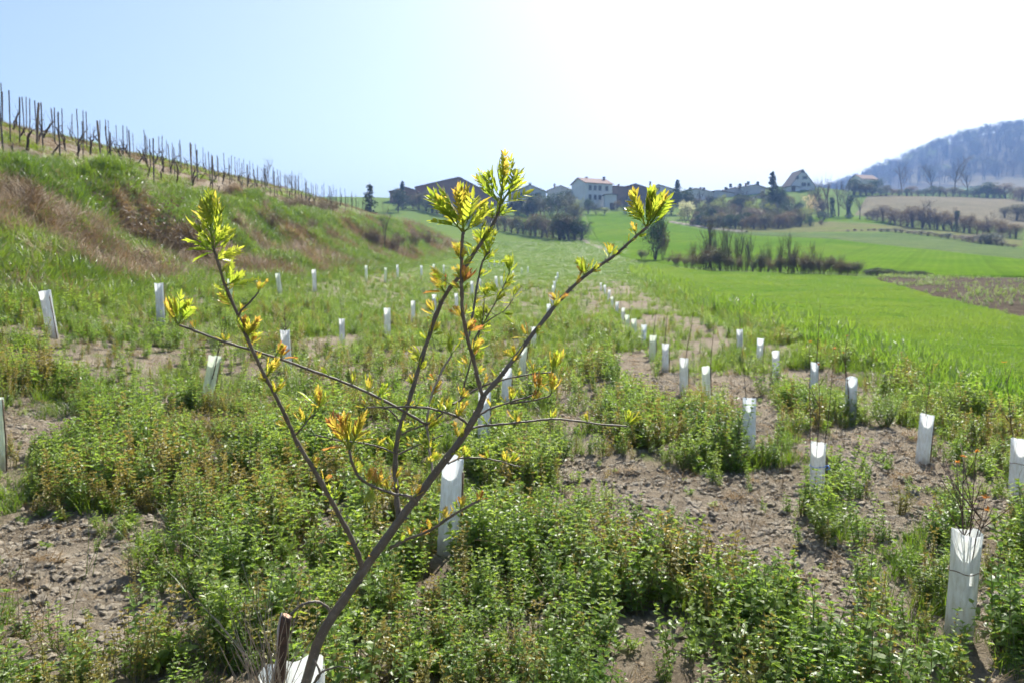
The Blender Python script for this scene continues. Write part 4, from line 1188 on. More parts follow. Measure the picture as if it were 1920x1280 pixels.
# leaf tufts: key, base u, v, direction on the picture (du, dv up), leaves, length in px, hue 0 green-yellow..1 red, shoot
TUFTS = [
 # big terminal tufts
 ('left', 398,456, -.12,1, 17, 92, .30, 62), ('left', 404,475, -.9,.45, 6, 62, .12, 10), ('left', 408,490, .8,.35, 5, 52, .12, 8), ('left', 400,470,.55,.75,5,66,.2,10),
 ('centre', 869,436, -.05,1, 17, 96, .55, 52), ('centre', 869,425, -.7,.75, 5, 88, .5, 30), ('centre', 869,430, .75,.7, 4, 74, .2, 18),
 ('tall', 938,386, .12,1, 13, 80, .32, 60), ('tall', 936,372, -.5,.85, 5, 66, .3, 42), ('tall', 942,370, .55,.85, 4, 70, .15, 40), ('tall', 930,405, .6,.6, 4, 38, .1, 6), ('tall', 928,412, -.6,.7, 4, 44, .05, 10),
 ('right', 1214,426, .08,1, 14, 84, .45, 34), ('right', 1212,428, -.45,.9, 4, 78, .38, 18), ('right', 1222,420, .6,.8, 5, 70, .25, 14),
 ('red_tip', 654,838, -.15,1, 12, 66, .88, 46), ('red_tip', 654,830, .45,.85, 5, 62, .9, 34), ('red_tip', 652,825, -.6,.8, 5, 62, .85, 34),
 ('low_left', 334,608, -.38,1, 9, 62, .45, 22), ('low_left', 336,606, .45,1, 5, 60, .3, 18),
 ('back_stem', 917,470, .0,1, 8, 60, .3, 10), ('back_stem', 912,478, -.6,.7, 4, 48, .3, 6), ('back_stem', 905,492, .7,.4, 3, 42, .2, 5),
 # middle sized
 ('left', 421,533, .9,.6, 5, 50, .15, 12), ('left', 428,545, -.9,.4, 3, 36, .2, 8), ('left', 440,575, -.8,.5, 3, 36, .3, 6), ('left_twig', 484,548, .4,1, 4, 30, .6, 6),
 ('left', 461,630, -.3,1, 6, 42, .65, 8), ('left', 464,634, .7,.8, 6, 46, .45, 8), ('left', 470,648, .5,.8, 3, 34, .7, 4),
 ('left', 497,703, .6,.9, 5, 40, .6, 20), ('left', 506,722, -.6,.7, 3, 32, .35, 6), ('left', 512,735, .7,.7, 4, 36, .55, 10), ('left_twig2', 596,770, .1,1, 6, 46, .6, 8),
 ('left_twig2', 572,795, -.4,1, 4, 34, .5, 4), ('left', 546,806, -.8,.4, 3, 30, .4, 10), ('left', 592,885, .3,1, 3, 24, .8, 12), ('left', 625,940, .5,.8, 3, 34, .2, 14),
 ('low_left', 425,642, -.2,1, 2, 20, .6, 3), ('low_left', 525,672, .3,1, 4, 36, .6, 6), ('low_left', 690,735, .1,1, 4, 38, .3, 6), ('low_left', 705,742, .6,.8, 3, 34, .2, 4),
 ('centre', 866,492, -.3,1, 4, 34, .75, 8), ('centre', 866,500, .6,.7, 3, 34, .3, 6), ('centre', 866,535, .55,.85, 5, 40, .9, 8), ('centre', 866,545, -.7,.5, 3, 30, .5, 6),
 ('centre', 871,600, -.5,.7, 4, 34, .85, 12), ('centre', 875,620, .7,.6, 4, 34, .85, 6), ('centre', 884,660, .6,.7, 4, 34, .85, 6), ('centre', 887,672, .7,.5, 3, 30, .35, 4),
 ('tall', 899,460, .5,.6, 4, 44, .15, 6), ('tall', 880,487, -.7,.5, 3, 36, .2, 6), ('tall', 848,535, -.8,.5, 3, 44, .6, 20), ('tall', 838,548, -.6,.9, 5, 42, .65, 22), ('tall', 818,588, -.7,.7, 4, 36, .55, 10),
 ('tall', 806,625, .7,.5, 3, 32, .5, 8), ('tall', 792,668, -.8,.6, 4, 32, .4, 8), ('tall', 785,692, .6,.8, 3, 30, .25, 6), ('tall', 774,728, -.5,.9, 2, 24, .4, 3), ('tall', 743,850, -.4,.9, 4, 36, .2, 8),
 ('tall', 742,905, .3,1, 3, 28, .75, 4), ('tall', 745,930, -.3,1, 2, 20, .6, 3),
 ('pale', 846,667, 0,1, 8, 46, .42, 6), ('pale', 812,735, .5,.8, 3, 28, .7, 4), ('pale', 803,805, .7,.6, 5, 38, .25, 6), ('pale', 805,845, -.4,.8, 4, 34, .3, 6), ('pale', 808,865, .5,.8, 4, 32, .5, 4), ('pale', 811,880, -.8,.3, 3, 32, .15, 6),
 ('right', 962,674, -.2,1, 3, 30, .4, 4), ('right', 955,683, .7,.6, 2, 26, .5, 3), ('right', 988,640, -.6,1, 2, 30, .75, 10), ('right', 998,628, .9,.4, 2, 20, .3, 3), ('right', 1046,568, -.6,1, 4, 28, .75, 8), ('right', 1050,562, .7,.5, 3, 22, .8, 3),
 ('right', 1096,518, -.3,1, 5, 36, .6, 6), ('right', 1102,513, .8,.5, 3, 26, .5, 4), ('right', 1144,484, .0,1, 3, 26, .75, 14), ('right', 1192,444, -.3,1, 3, 26, .55, 8), ('right', 1197,441, .8,.1, 2, 18, .2, 4),
 ('arched', 838,774, .2,1, 4, 34, .55, 4), ('arched', 860,782, .3,1, 4, 34, .6, 5), ('arched', 690,763, -.5,.8, 2, 24, .6, 3),
 ('level', 1040,785, .1,1, 1, 14, .2, 3), ('level', 1176,798, .2,1, 3, 36, .4, 4), ('level', 1178,797, .8,.6, 3, 34, .45, 4),
 ('short_right', 945,866, .1,1, 4, 26, .75, 4), ('short_right', 950,868, .2,.6, 2, 20, .4, 2), ('short_right', 870,858, .3,1, 3, 30, .25, 4),
 ('lower_right', 804,994, .0,1, 3, 24, .9, 4), ('lower_right', 772,1006, -.2,1, 3, 28, .6, 5), ('lower_right', 832,976, .3,1, 4, 32, .5, 6), ('lower_right', 866,955, .0,1, 4, 30, .85, 14), ('lower_right', 899,938, .5,1, 3, 22, .95, 2),
 ('upper_twig', 1035,698, .3,1, 6, 42, .45, 14), ('upper_twig', 995,701, -.2,1, 2, 30, .3, 4), ('upper_twig', 870,745, -.2,1, 3, 26, .6, 3),
 ('fork_twig', 1008,734, .2,1, 5, 38, .6, 8), ('second_twig', 1034,737, .1,1, 5, 40, .45, 8), ('fork_twig', 958,752, .1,1, 4, 30, .7, 6), ('level', 965,792, -.1,1, 3, 28, .6, 4),
 ('red_tip', 690,906, .2,1, 4, 30, .85, 6), ('red_tip', 706,914, .5,1, 5, 34, .85, 6), ('red_tip', 728,921, -.2,1, 3, 26, .8, 4), ('red_tip', 672,893, -.4,.9, 3, 30, .4, 5), ('red_tip', 700,912, -.2,-1, 4, 44, .15, 6),
 ('trunk', 858,828, .3,1, 4, 36, .3, 6), ('trunk', 842,850, .6,.7, 3, 30, .3, 6), ('trunk', 648,1118, -.1,1, 2, 20, .7, 2), ('trunk', 700,1040, .2,1, 2, 22, .6, 3), ('trunk', 590,1220, .5,.5, 3, 30, .3, 4),
 ('back_twig', 913,597, -.6,.8, 4, 34, .12, 8), ('back_twig', 930,565, .7,.6, 4, 32, .1, 6), ('back_twig', 945,535, .6,.7, 4, 34, .1, 6), ('back_twig', 955,512, .0,1, 6, 36, .1, 6), ('back_twig', 938,550, -.7,.6, 4, 32, .1, 6), ('back_twig', 898,622, .7,.4, 3, 30, .15, 5),
 ('back_twig2', 906,600, -.7,.7, 4, 32, .15, 6), ('back_twig2', 908,560, .1,1, 5, 34, .12, 6), ('back_twig2', 890,655, .7,.6, 3, 30, .2, 6), ('back_twig3', 962,560, .3,1, 4, 32, .1, 5), ('back_twig3', 940,585, .6,-.2, 3, 30, .1, 5), ('back_twig2', 880,690, -.6,.7, 3, 28, .3, 5),
 ('hook', 556,1140, .4,-.6, 2, 24, .2, 2),
]
# small opening buds all along the branches
rx = random.Random(4242)
for key, hue0, step in (('tall',.45,26),('centre',.6,24),('right',.55,40),('left',.4,30),('pale',.4,24),('low_left',.5,44),('arched',.5,30),('level',.4,46),('red_tip',.7,28),('lower_right',.7,28),
                        ('back_stem',.3,22),('back_twig',.12,18),('back_twig2',.15,22),('back_twig3',.12,20),('upper_twig',.5,26),('fork_twig',.5,24),('second_twig',.5,24),('small_left',.4,30),('cross_twig',.4,24),('cross_twig2',.4,24),('short_right',.5,30)):
    path = BPATH[key]; last = None
    for p_ in path[6:-4]:
        pu, pv = (float(c_) for c_ in PX(p_.x, p_.y, p_.z))
        if last is None or math.hypot(pu-last[0], pv-last[1]) > step*rx.uniform(.8, 1.6):
            last = (pu, pv); sg = rx.choice((-1, 1))
            TUFTS.append((key, pu, pv, sg*rx.uniform(.3, .9), rx.uniform(.4, 1), rx.randint(1, 3), rx.uniform(15, 27), min(1, max(0, hue0+rx.uniform(-.3, .3))), rx.choice((2, 4, 8, 12))))
for ti, (key, u, v, du, dv, n, Lpx, hue, shoot) in enumerate(TUFTS):
    r = random.Random(8000+ti)
    d2, k, i = nearest(u, v, key)
    path = BPATH[key]; p = path[i]; br = BOBJ[key]
    ax = Vector((du, r.uniform(-.25, .25), dv)).normalized()
    L = Lpx*p.y/F*(.83 if n > 8 else (1.05 if n > 6 else 1.1))
    sh = shoot*p.y/F
    n = max(2, int(round(n*1.0)))
    if shoot >= 6:
        b = MB(); b.tube([p - SAP_BASE, p - SAP_BASE + ax*sh*.5, p - SAP_BASE + ax*sh], [.0026, .0022, .0014] if shoot > 20 else [.0017, .0014, .001], 6)
        b.obj('shoot', [M['shoot']], br, True)
    ph = r.uniform(0, 6.28)
    s1 = ax.orthogonal().normalized(); s2 = ax.cross(s1)
    joined = n <= 6                       # small tufts are one piece, the leaves of the big ones are single
    nl = int(round(n*1.35))+1 if joined else int(n*.95)
    J = [[], [], [], []]
    for q in range(nl):
        f = q/max(1, nl-1)
        ang = ph + q*2.4 + r.uniform(-.3, .3)
        tilt = (1.2 - .95*f)*r.uniform(.75, 1.15)
        dirn = ax*math.cos(tilt) + (s1*math.cos(ang) + s2*math.sin(ang))*math.sin(tilt)
        dirn = (dirn + Vector((0, 0, .18))).normalized()
        pos = p + ax*sh*(.15 + .85*f)
        nrm = (ax*1.0 - (s1*math.cos(ang) + s2*math.sin(ang))*.5 + Vector((r.uniform(-.4,.4), r.uniform(-.4,.4), r.uniform(-.2,.4))))
        hh = min(1, max(0, hue + r.uniform(-.3, .3)))
        LL = L*(1.0 - .42*f)*r.uniform(.82, 1.12) if n > 8 else L*r.uniform(.6, 1.05)*(1 - .25*f)
        if not joined:
            put_leaf(br, pos, dirn, nrm, LL, hh, None, r)
        else:
            mi = 0 if hh < .46 else (1 if hh < .82 else 2); vr = r.randrange(5)
            co, fc, alg = LDATA[mi][vr]
            Mx = np.array(orient(dirn, nrm)) * np.array([LL*r.uniform(.9, 1.3), LL, LL])
            J[0].append(co @ Mx.T + np.array(pos - SAP_BASE)); J[1].append(fc); J[2].append(np.clip(alg + r.uniform(-.12, .12), 0, 1)); J[3].append(mi)
    if joined:
        vs_ = np.concatenate(J[0]); fs_ = []; mis = []; o_ = 0
        for c_, fc, mi in zip(J[0], J[1], J[3]):
            fs_ += [tuple(i_+o_ for i_ in f_) for f_ in fc]; mis += [mi]*len(fc); o_ += len(c_)
        me = bpy.data.meshes.new('leaf_tuft'); me.from_pydata(vs_.tolist(), [], fs_)
        for m_ in LM: me.materials.append(m_)
        me.polygons.foreach_set('material_index', mis); me.polygons.foreach_set('use_smooth', [True]*len(fs_))
        at = me.attributes.new('along', 'FLOAT', 'POINT'); at.data.foreach_set('value', np.concatenate(J[2]).astype(np.float32)); me.update()
        link(bpy.data.objects.new('leaf_tuft', me), br)
print('single leaves', leaf_n)

# guard around the sapling's foot, with the broken stick and dry stalks
gq = AT(548, 1256, SD-.01)
gz0 = HZ(gq.x, gq.y)
fg = empty('tree_guard', (gq.x, gq.y, gz0-.03))
tag(fg, 'torn white tree guard around the foot of the sapling, at the bottom edge', 'tree guard', 'plastic tree guards planted in rows')
o = link(bpy.data.objects.new('tube', guard_tube(977, 1.0, 1.0, 26, 12)), fg); o.scale = (.125, .125, gq.z-gz0+.03)
top = AT(537, 1155, SD-.045); bot = AT(520, 1300, SD-.06)
low = bot + (bot-top).normalized()*0.45
stick = empty('broken_stick', low)
tag(stick, 'snapped dark brown stick with torn bark in the guard beside the sapling', 'stick')
M['stick'] = simple('wet_brown_bark', (0.035,0.02,0.014), (0.10,0.055,0.036), 60, 0.55, 0.4, 120, 0.6, 0.004)
M['cutwood'] = simple('cut_wood', (0.36,0.22,0.14), (0.48,0.32,0.22), 120, 0.7, 0.2)
M['silver'] = simple('torn_bark', (0.32,0.29,0.27), (0.50,0.47,0.44), 60, 0.6, 0.3)
b = MB(); pts = [low, low.lerp(bot, .5), bot, bot.lerp(top, .3)+Vector((.002,0,0)), bot.lerp(top, .65)-Vector((.0015,0,0)), top]
pts = smooth_path(pts, 4); rr = [.0105*(1+.05*math.sin(i*2.3)) for i in range(len(pts))]
b.tube([p-low for p in pts], rr, 12)
b.obj('shaft', [M['stick']], stick, True)
b = MB(); d = (top-bot).normalized(); b.tube([top-low+d*.0002, top-low+d*.0022+Vector((.001,0,0))], [.0094,.0088], 12)
b.obj('cut_face', [M['cutwood']], stick)
b = MB(); s_ = Vector((-1,-.4,0)).normalized()
path = [bot.lerp(top, f) - low + s_*(.0105 + .003*math.sin(f*9)) for f in (0, .2, .4, .55, .7, .85, 1.0, 1.06)]
b.tube(path, [.002,.003,.0036,.003,.0034,.003,.0022,.0008], 5)
b.obj('torn_bark', [M['silver']], stick, True)
b = MB(); rr_ = random.Random(5)
for k in range(70):
    a = rr_.uniform(0, 6.28); q = Vector((math.cos(a)*.02, math.sin(a)*.02, 0)); h_ = rr_.uniform(.1, .36)
    dd = Vector((rr_.uniform(-.3,.3), rr_.uniform(-.3,.3), 1)); pts = [q]
    for i in range(4):
        pts.append(pts[-1] + dd.normalized()*h_/4); dd = dd + Vector((rr_.uniform(-.3,.3), rr_.uniform(-.3,.3), -.05))
    b.tube(pts, [.0011,.001,.0008,.0006,.0004], 3, 0, False)
ds = b.obj('dry_stalks', [M['straw_plain']] if 'straw_plain' in M else [simple('dry_stalk', (.3,.24,.17), (.42,.35,.26), 40)])
q = AT(508, 1262, SD-.08); ds.location = (q.x, q.y, q.z-.12)
tag(ds, 'bundle of dry grey-brown grass stalks beside the broken stick', 'dry stalks')

# ------------------------------------------------------------------ vineyard on the hill
def NTH(k):
    if k <= 20: return ORD[k-1]
    return {2:'twenty', 3:'thirty', 4:'forty', 5:'fifty', 6:'sixty'}[k//10] + '-' + ORD[k % 10 - 1] if k % 10 else {3:'thirtieth', 4:'fortieth', 5:'fiftieth', 6:'sixtieth'}[k//10]
M['post_wood'] = simple('post_wood', (0.12,0.088,0.062), (0.26,0.20,0.15), 9, 0.85, 0.2, 40, 0.4, 0.01)
M['post_dark'] = simple('post_weathered', (0.05,0.043,0.04), (0.11,0.095,0.085), 9, 0.85, 0.2, 40, 0.4, 0.01)
M['vine'] = simple('vine_bark', (0.04,0.028,0.022), (0.095,0.07,0.055), 12, 0.9, 0.15, 50, 0.6, 0.01)
M['wire'] = simple('trellis_wire', (0.25,0.25,0.26), (0.35,0.35,0.36), 5, 0.45, 0.5)
def post_mesh(seed, rad, mat):
    r = random.Random(seed); b = MB()
    pts = [(r.uniform(-.006,.006), r.uniform(-.006,.006), z) for z in (-.25, .2, .5, .8, .97, 1.0)]
    b.tube(pts, [rad*r.uniform(.93,1.06) for _ in range(5)] + [rad*.75], 8)
    return b.mesh('vineyard_post', [mat], True)
POSTM = [post_mesh(1, .034, M['post_wood']), post_mesh(2, .02, M['post_dark']), post_mesh(3, .024, M['post_dark'])]
def vine_mesh(seed):
    r = random.Random(seed); b = MB(); c = MB()
    p = Vector((0,0,-.1)); d = Vector((r.uniform(-.4,.4), r.uniform(-.3,.3), 1)); pts = [p]
    for i in range(6):
        d = (d.normalized() + Vector((r.uniform(-.55,.55), r.uniform(-.55,.55), .25))).normalized()
        p = p + d*.155; pts.append(p)
    b.tube(pts, [.072,.062,.055,.058,.05,.054,.04], 7)
    for sg in (-1, 1):
        if r.random() < .2: continue
        q = pts[-1]; dd = Vector((r.uniform(-.2,.2), sg, .35)); ap = [q]
        for i in range(3):
            dd = (dd.normalized() + Vector((r.uniform(-.3,.3), 0, r.uniform(-.3,.35)))).normalized(); q = q + dd*.13; ap.append(q)
        b.tube(ap, [.032,.026,.024,.018], 6)
        for k in range(r.randint(1, 3)):
            s = ap[r.randint(1, 3)]; dd = Vector((r.uniform(-.5,.5), r.uniform(-.6,.6), 1)); L = r.uniform(.25, .8); cp = [s]
            for i in range(4):
                dd = dd.normalized() + Vector((r.uniform(-.25,.25), r.uniform(-.25,.25), 0)); cp.append(cp[-1] + dd.normalized()*L/4)
            c.tube(cp, [.009,.008,.007,.006,.004], 4)
    if not c.v: c.tube([pts[-1], pts[-1]+Vector((.1,.1,.3))], [.008,.004], 4)
    return b.mesh('grapevine', [M['vine']], True), c.mesh('cane', [M['vine']], True)
VINEM = [vine_mesh(i) for i in range(7)]
FRONT = [(6,176,282,-.02,2),(37,183,276,.05,1),(68,190,288,-.09,0),(113,208,300,.02,2),(193,225,326,-.06,0),(208,240,322,.0,2),(289,262,350,.02,2),
         (361,277,352,-.03,0),(398,288,360,.03,0),(465,308,372,.0,2),(515,318,380,.02,1),(548,333,388,.0,2),(574,341,392,.02,1),(624,356,402,.01,2),(660,366,406,.0,1)]
for k, (u, vt, vb, ln, mi) in enumerate(FRONT):
    x, y = P(u, vb); h = min(2.3, max(1.2, (vb-vt)/F*y))
    o = link(bpy.data.objects.new('vineyard_post', POSTM[mi])); o.scale = (1.2, 1.2, h); o.location = (x, y, HZ(x, y)); o.rotation_euler = (rnd.uniform(-.03,.03), ln, rnd.uniform(0, 3))
    tag(o, ('thick weathered' if mi == 0 else 'slim dark') + ' vineyard post at the front edge, %s from the left' % ORD[k], 'post', 'posts of the vineyard')
r = random.Random(61)
rowsT = [9.6, 11.9, 14.3, 16.8, 19.5]
for ri, t in enumerate(rowsT):
    y = 17.0 + r.random()*2; k = 0
    while y < 112:
        x = -8.8 + .015*y - t + r.uniform(-.2,.2)
        u, v = PX(x, y, HS(x, y)); 
        if -30 < u < 700:
            o = link(bpy.data.objects.new('vineyard_post', POSTM[1 + (k % 2)])); h = r.uniform(1.45, 1.95)
            o.location = (x, y, HZ(x, y)); o.scale = (1.05, 1.05, h); o.rotation_euler = (r.uniform(-.045,.045), r.uniform(-.045,.045), r.uniform(0,3))
            k += 1
            lab = 'thin leaning vineyard post in the %s row behind the front edge, %s from the left' % (ORD[ri], NTH(k))
            tag(o, lab, 'post', 'posts of the vineyard')
        y += r.uniform(1.6, 2.5)*(1 + .005*y)
vcount = {}
for ri, t in enumerate([8.3, 10.7, 13.1, 15.6]):
    y = 18.0 + r.random()
    while y < (86 if ri < 2 else 70):
        x = -8.8 + .015*y - t + r.uniform(-.15,.15)
        u, v = PX(x, y, HS(x, y))
        if -30 < u < 650:
            tm, cm = VINEM[r.randrange(7)]
            o = link(bpy.data.objects.new('grapevine', tm)); s = r.uniform(.6, .9)
            o.location = (x, y, HZ(x, y)); o.scale = (s, s, s*r.uniform(.8, 1.15)); o.rotation_euler = (r.uniform(-.2,.2), r.uniform(-.2,.2), r.uniform(0, 6.28))
            link(bpy.data.objects.new('cane', cm), o)
            vcount[ri] = vcount.get(ri, 0) + 1
            tag(o, 'gnarled bare grapevine, %s from the left in the %s vine row up the hill' % (NTH(vcount[ri]), ORD[ri]), 'grapevine', 'grapevines in the %s row' % ORD[ri])
        y += r.uniform(1.0, 1.7)*(1 + .004*y)
for ri, t in enumerate(rowsT[:4]):
    for wi, hz in enumerate((.75, 1.25)):
        b = MB(); ys = np.linspace(16, 90, 26)
        xs = -8.8 + .015*ys - t; zs = H(xs, ys) + hz + .05*np.sin(ys*1.7+ri)
        o0 = Vector((float(xs[0]), float(ys[0]), float(zs[0])))
        b.tube([Vector((a, c, d)) - o0 for a, c, d in zip(xs, ys, zs)], .0022, 3)
        o = b.obj('trellis_wire', [M['wire']]); o.location = o0
        tag(o, '%s trellis wire along the %s row of vineyard posts' % (('lower','upper')[wi], ORD[ri]), 'wire', 'trellis wires')

# ------------------------------------------------------------------ trees, bushes and hedges (prototypes of unit height)
M['trunk'] = simple('tree_bark', (0.055,0.043,0.036), (0.12,0.095,0.08), 3, 0.9, 0.15)
M['twigs'] = simple('bare_twigs', (0.11,0.086,0.07), (0.19,0.145,0.118), 0.6, 0.9, 0.15)
M['twigs_red'] = simple('reddish_twigs', (0.14,0.085,0.062), (0.23,0.15,0.11), 0.6, 0.9, 0.15)
def crownmat(name, lo, hi, trans=.35):
    return leafmat(name, lo, hi, trans, (1.6,1.6,.9), .5, .3, 'object')
M['ever'] = crownmat('evergreen_leaves', (0.018,0.034,0.014), (0.035,0.055,0.02), .2)
M['ivy'] = crownmat('ivy_leaves', (0.022,0.045,0.015), (0.04,0.07,0.02), .25)
M['hedge'] = crownmat('hedge_leaves', (0.065,0.07,0.034), (0.105,0.095,0.05), .3)
M['hedge_brown'] = crownmat('brown_hedge_leaves', (0.115,0.082,0.055), (0.165,0.12,0.08), .25)
M['fresh'] = crownmat('fresh_spring_leaves', (0.12,0.16,0.04), (0.2,0.22,0.07), .45)
M['blossom'] = crownmat('pale_blossom', (0.50,0.50,0.42), (0.62,0.60,0.50), .45)
M['pink'] = crownmat('pinkish_blossom', (0.50,0.38,0.33), (0.6,0.5,0.45), .45)

def grow(r, b, p, d, L, rad, lev, maxlev, sprd, up, tips, sides=5):
    pts = [p]; n = 4 if lev < 2 else 3
    for i in range(n):
        d = (d.normalized() + Vector((r.uniform(-1,1), r.uniform(-1,1), r.uniform(-.5,.5)))*.16 + Vector((0,0,up))).normalized()
        p = p + d*L/n; pts.append(p)
    b[0 if lev == 0 else 1].tube(pts, [rad*(1-.55*i/n) for i in range(n+1)], sides if lev == 0 else (4 if lev == 1 else 3), 0, False)
    if lev >= maxlev:
        tips.append(p); return
    k = r.randint(3, 4) if lev else r.randint(7, 9)
    for i in range(k):
        f = (.35 if lev == 0 else .25) + .75*(i+r.random())/k
        f = min(f, 1)
        j = f*n; q = pts[min(int(j), n-1)].lerp(pts[min(int(j)+1, n)], j-int(j)) if j < n else pts[-1]
        a = r.uniform(0, 6.28); s = d.orthogonal().normalized(); s = Matrix.Rotation(a, 3, d) @ s
        nd = d*r.uniform(.5, 1.0) + s*sprd*r.uniform(.6, 1.2)
        grow(r, b, q, nd, L*r.uniform(.5, .72)*(1.1-.35*f), rad*.5*(1.15-.5*f), lev+1, maxlev, sprd, up, tips, sides)
def norm(bs, height=1.0):
    z1 = max(v[2] for b in bs for v in b.v)
    for b in bs: b.v = [tuple(c/z1 for c in v) for v in b.v]
def quadleaf(b, p, r, s, mi=0):
    a = Vector((r.uniform(-1,1), r.uniform(-1,1), r.uniform(-1,1))).normalized(); c = a.orthogonal().normalized(); e = a.cross(c)
    b.add([tuple(p+c*s), tuple(p+e*s*.7), tuple(p-c*s), tuple(p-e*s*.7)], [(0,1,2,3)], mi)
def bare_tree(seed, sprd=.75, up=.1, maxlev=4, twm='twigs', trunk=.34):
    r = random.Random(seed); b = [MB(), MB()]; tips = []
    grow(r, b, Vector((0,0,-.02)), Vector((r.uniform(-.1,.1), r.uniform(-.1,.1), 1)), trunk*1.5, .016, 0, maxlev, sprd, up, tips)
    norm(b); return b[0].mesh('trunk', [M['trunk']]), b[1].mesh('crown', [M[twm]])
def coppice(seed, n=9, twm='twigs', sprd=.3, leaf=None, nl=0):
    r = random.Random(seed); b = [MB(), MB()]
    for i in range(n):
        tips = []; a = r.uniform(0, 6.28); s = r.uniform(.05, sprd)
        bb = [b[0], b[1]]
        grow(r, bb, Vector((math.cos(a)*.04, math.sin(a)*.04, -.02)), Vector((math.cos(a)*s, math.sin(a)*s, 1)), r.uniform(.4,.75), .0065, 0, 2, .4, .14, tips, 4)
        if leaf:
            for t in tips:
                for k in range(nl): quadleaf(b[1], t+Vector((r.gauss(0,.04), r.gauss(0,.04), r.gauss(0,.04))), r, r.uniform(.008,.018), 1)
    norm(b); return b[0].mesh('trunk', [M['trunk']]), b[1].mesh('crown', [M[twm]] + ([M[leaf]] if leaf else []))
def leafy(seed, leaf, n=3000, wid=.42, low=.12, size=.016, twm='twigs', clump=.06):
    """crown of many small leaves clustered on the twig ends of a branching stem"""
    r = random.Random(seed); b = [MB(), MB()]; tips = []
    for k in range(3 if low < .09 else 1):
        a = r.uniform(0, 6.28); q = .25 if low < .09 else 0
        grow(r, b, Vector((math.cos(a)*.05*q, math.sin(a)*.05*q, -.03)), Vector((math.cos(a)*q, math.sin(a)*q, 1)), .5, .02, 0, 3, .85, .05, tips)
    z1 = max(t.z for t in tips); x1 = sorted(math.hypot(t.x, t.y) for t in tips)[int(len(tips)*.9)]
    sx, sz = wid/x1, .93/z1
    for bb in b: bb.v = [(v[0]*sx, v[1]*sx, v[2]*sz) for v in bb.v]
    tips = [Vector((t.x*sx, t.y*sx, t.z*sz)) for t in tips]
    tips = [t for t in tips if t.z > low*.6]
    for i in range(n):
        if r.random() < (.25 if low > .05 else .55):                       # fill low and inner volume
            a = r.uniform(0, 6.28); z = low + (.9-low)*r.random(); rr = wid*.8*math.sqrt(r.random())*(math.sin(math.pi*min(.97, max(.1, 1-z*.92)))**.6 if low > .05 else math.sqrt(max(.02, 1-z**2.2)))
            q = Vector((math.cos(a)*rr, math.sin(a)*rr, z))
        else:
            t = tips[r.randrange(len(tips))]
            q = t + Vector((r.gauss(0,1), r.gauss(0,1), r.gauss(0,.9)))*clump*.7
        q.z = max(q.z, .01)
        quadleaf(b[1], q, r, size*r.uniform(.6, 1.35), 1)
    return b[0].mesh('trunk', [M['trunk']]), b[1].mesh('crown', [M[twm], M[leaf]])
def conifer(seed, wid=.22, whorls=30, droop=.3, gap=.06):
    r = random.Random(seed); b = [MB(), MB()]
    b[0].tube([(0,0,-.03),(0,0,.5),(0,0,1)], [.02,.013,.003], 6)
    for w in range(whorls):
        z = gap + (.97-gap)*(w+r.random()*.6)/whorls; L = wid*(1.04-z)**.8*r.uniform(.6, 1.15)
        for k in range(r.randint(5, 7)):
            a = r.uniform(0, 6.28); d = Vector((math.cos(a), math.sin(a), r.uniform(-droop, .2)))
            b[1].tube([Vector((0,0,z)), Vector((0,0,z))+d*L], [.004,.001], 3, 1, False)
            for q in range(11):
                f = r.uniform(.12, 1.05); p = Vector((0,0,z)) + d*L*f + Vector((r.gauss(0,.014), r.gauss(0,.014), r.gauss(0,.010)-.008))
                quadleaf(b[1], p, r, r.uniform(.012,.024))
    return b[0].mesh('trunk', [M['trunk']]), b[1].mesh('crown', [M['ever'], M['trunk']])
def ivyclad(seed):
    r = random.Random(seed); b = [MB(), MB()]; tips = []
    grow(r, b, Vector((0,0,-.02)), Vector((0,0,1)), .55, .025, 0, 3, .6, .15, tips)
    norm(b)
    for i in range(1100):
        z = r.random()**.9*.8; a = r.uniform(0, 6.28); rr = (.11+.05*math.sin(z*9+seed))*(1-.45*z)*r.random()**.4
        quadleaf(b[1], Vector((math.cos(a)*rr+.03*math.sin(z*5), math.sin(a)*rr, z)), r, r.uniform(.012,.026), 1)
    return b[0].mesh('trunk', [M['trunk']]), b[1].mesh('crown', [M['twigs'], M['ivy']])
PROTO = {
 'bare': [bare_tree(1), bare_tree(2, .85, .06), bare_tree(3, .7, .12)],
 'slim': [bare_tree(5, .45, .16, 4), bare_tree(6, .42, .18, 4, 'twigs_red'), bare_tree(7, .5, .14)],
 'coppice': [coppice(11, 14), coppice(12, 16, 'twigs_red'), coppice(13, 13, 'twigs', .4)],
 'scrub': [coppice(21, 14, 'twigs_red', .8, 'hedge_brown', 5), coppice(22, 16, 'twigs_red', .9, 'hedge_brown', 6), coppice(23, 14, 'twigs', .8, 'hedge', 10)],
 'hedge': [leafy(31, 'hedge', 3400, .56, .03, .016), leafy(32, 'hedge_brown', 3000, .58, .03, .015, 'twigs_red'), leafy(33, 'ivy', 3400, .55, .03, .017)],
 'dark': [leafy(41, 'ever', 3400, .42, .08, .016), leafy(42, 'ivy', 3400, .45, .08, .016), leafy(43, 'hedge', 2800, .45, .1, .014)],
 'fresh': [leafy(51, 'fresh', 2600, .45, .12, .014), leafy(52, 'fresh', 2000, .42, .15, .013)],
 'blossom': [leafy(61, 'blossom', 2600, .46, .14, .014), leafy(62, 'pink', 1500, .4, .2, .013)],
 'conifer': [conifer(71), conifer(72, .27, 24, .35, .12), conifer(73, .2, 30)],
 'ivyclad': [ivyclad(1), ivyclad(2)],
}
TN = {'bare':'bare_tree','slim':'bare_tree','coppice':'coppiced_shrub','scrub':'bramble_shrub','hedge':'hedge_bush','dark':'leafy_tree','fresh':'budding_tree','blossom':'blossoming_tree','conifer':'conifer','ivyclad':'ivy_clad_tree'}
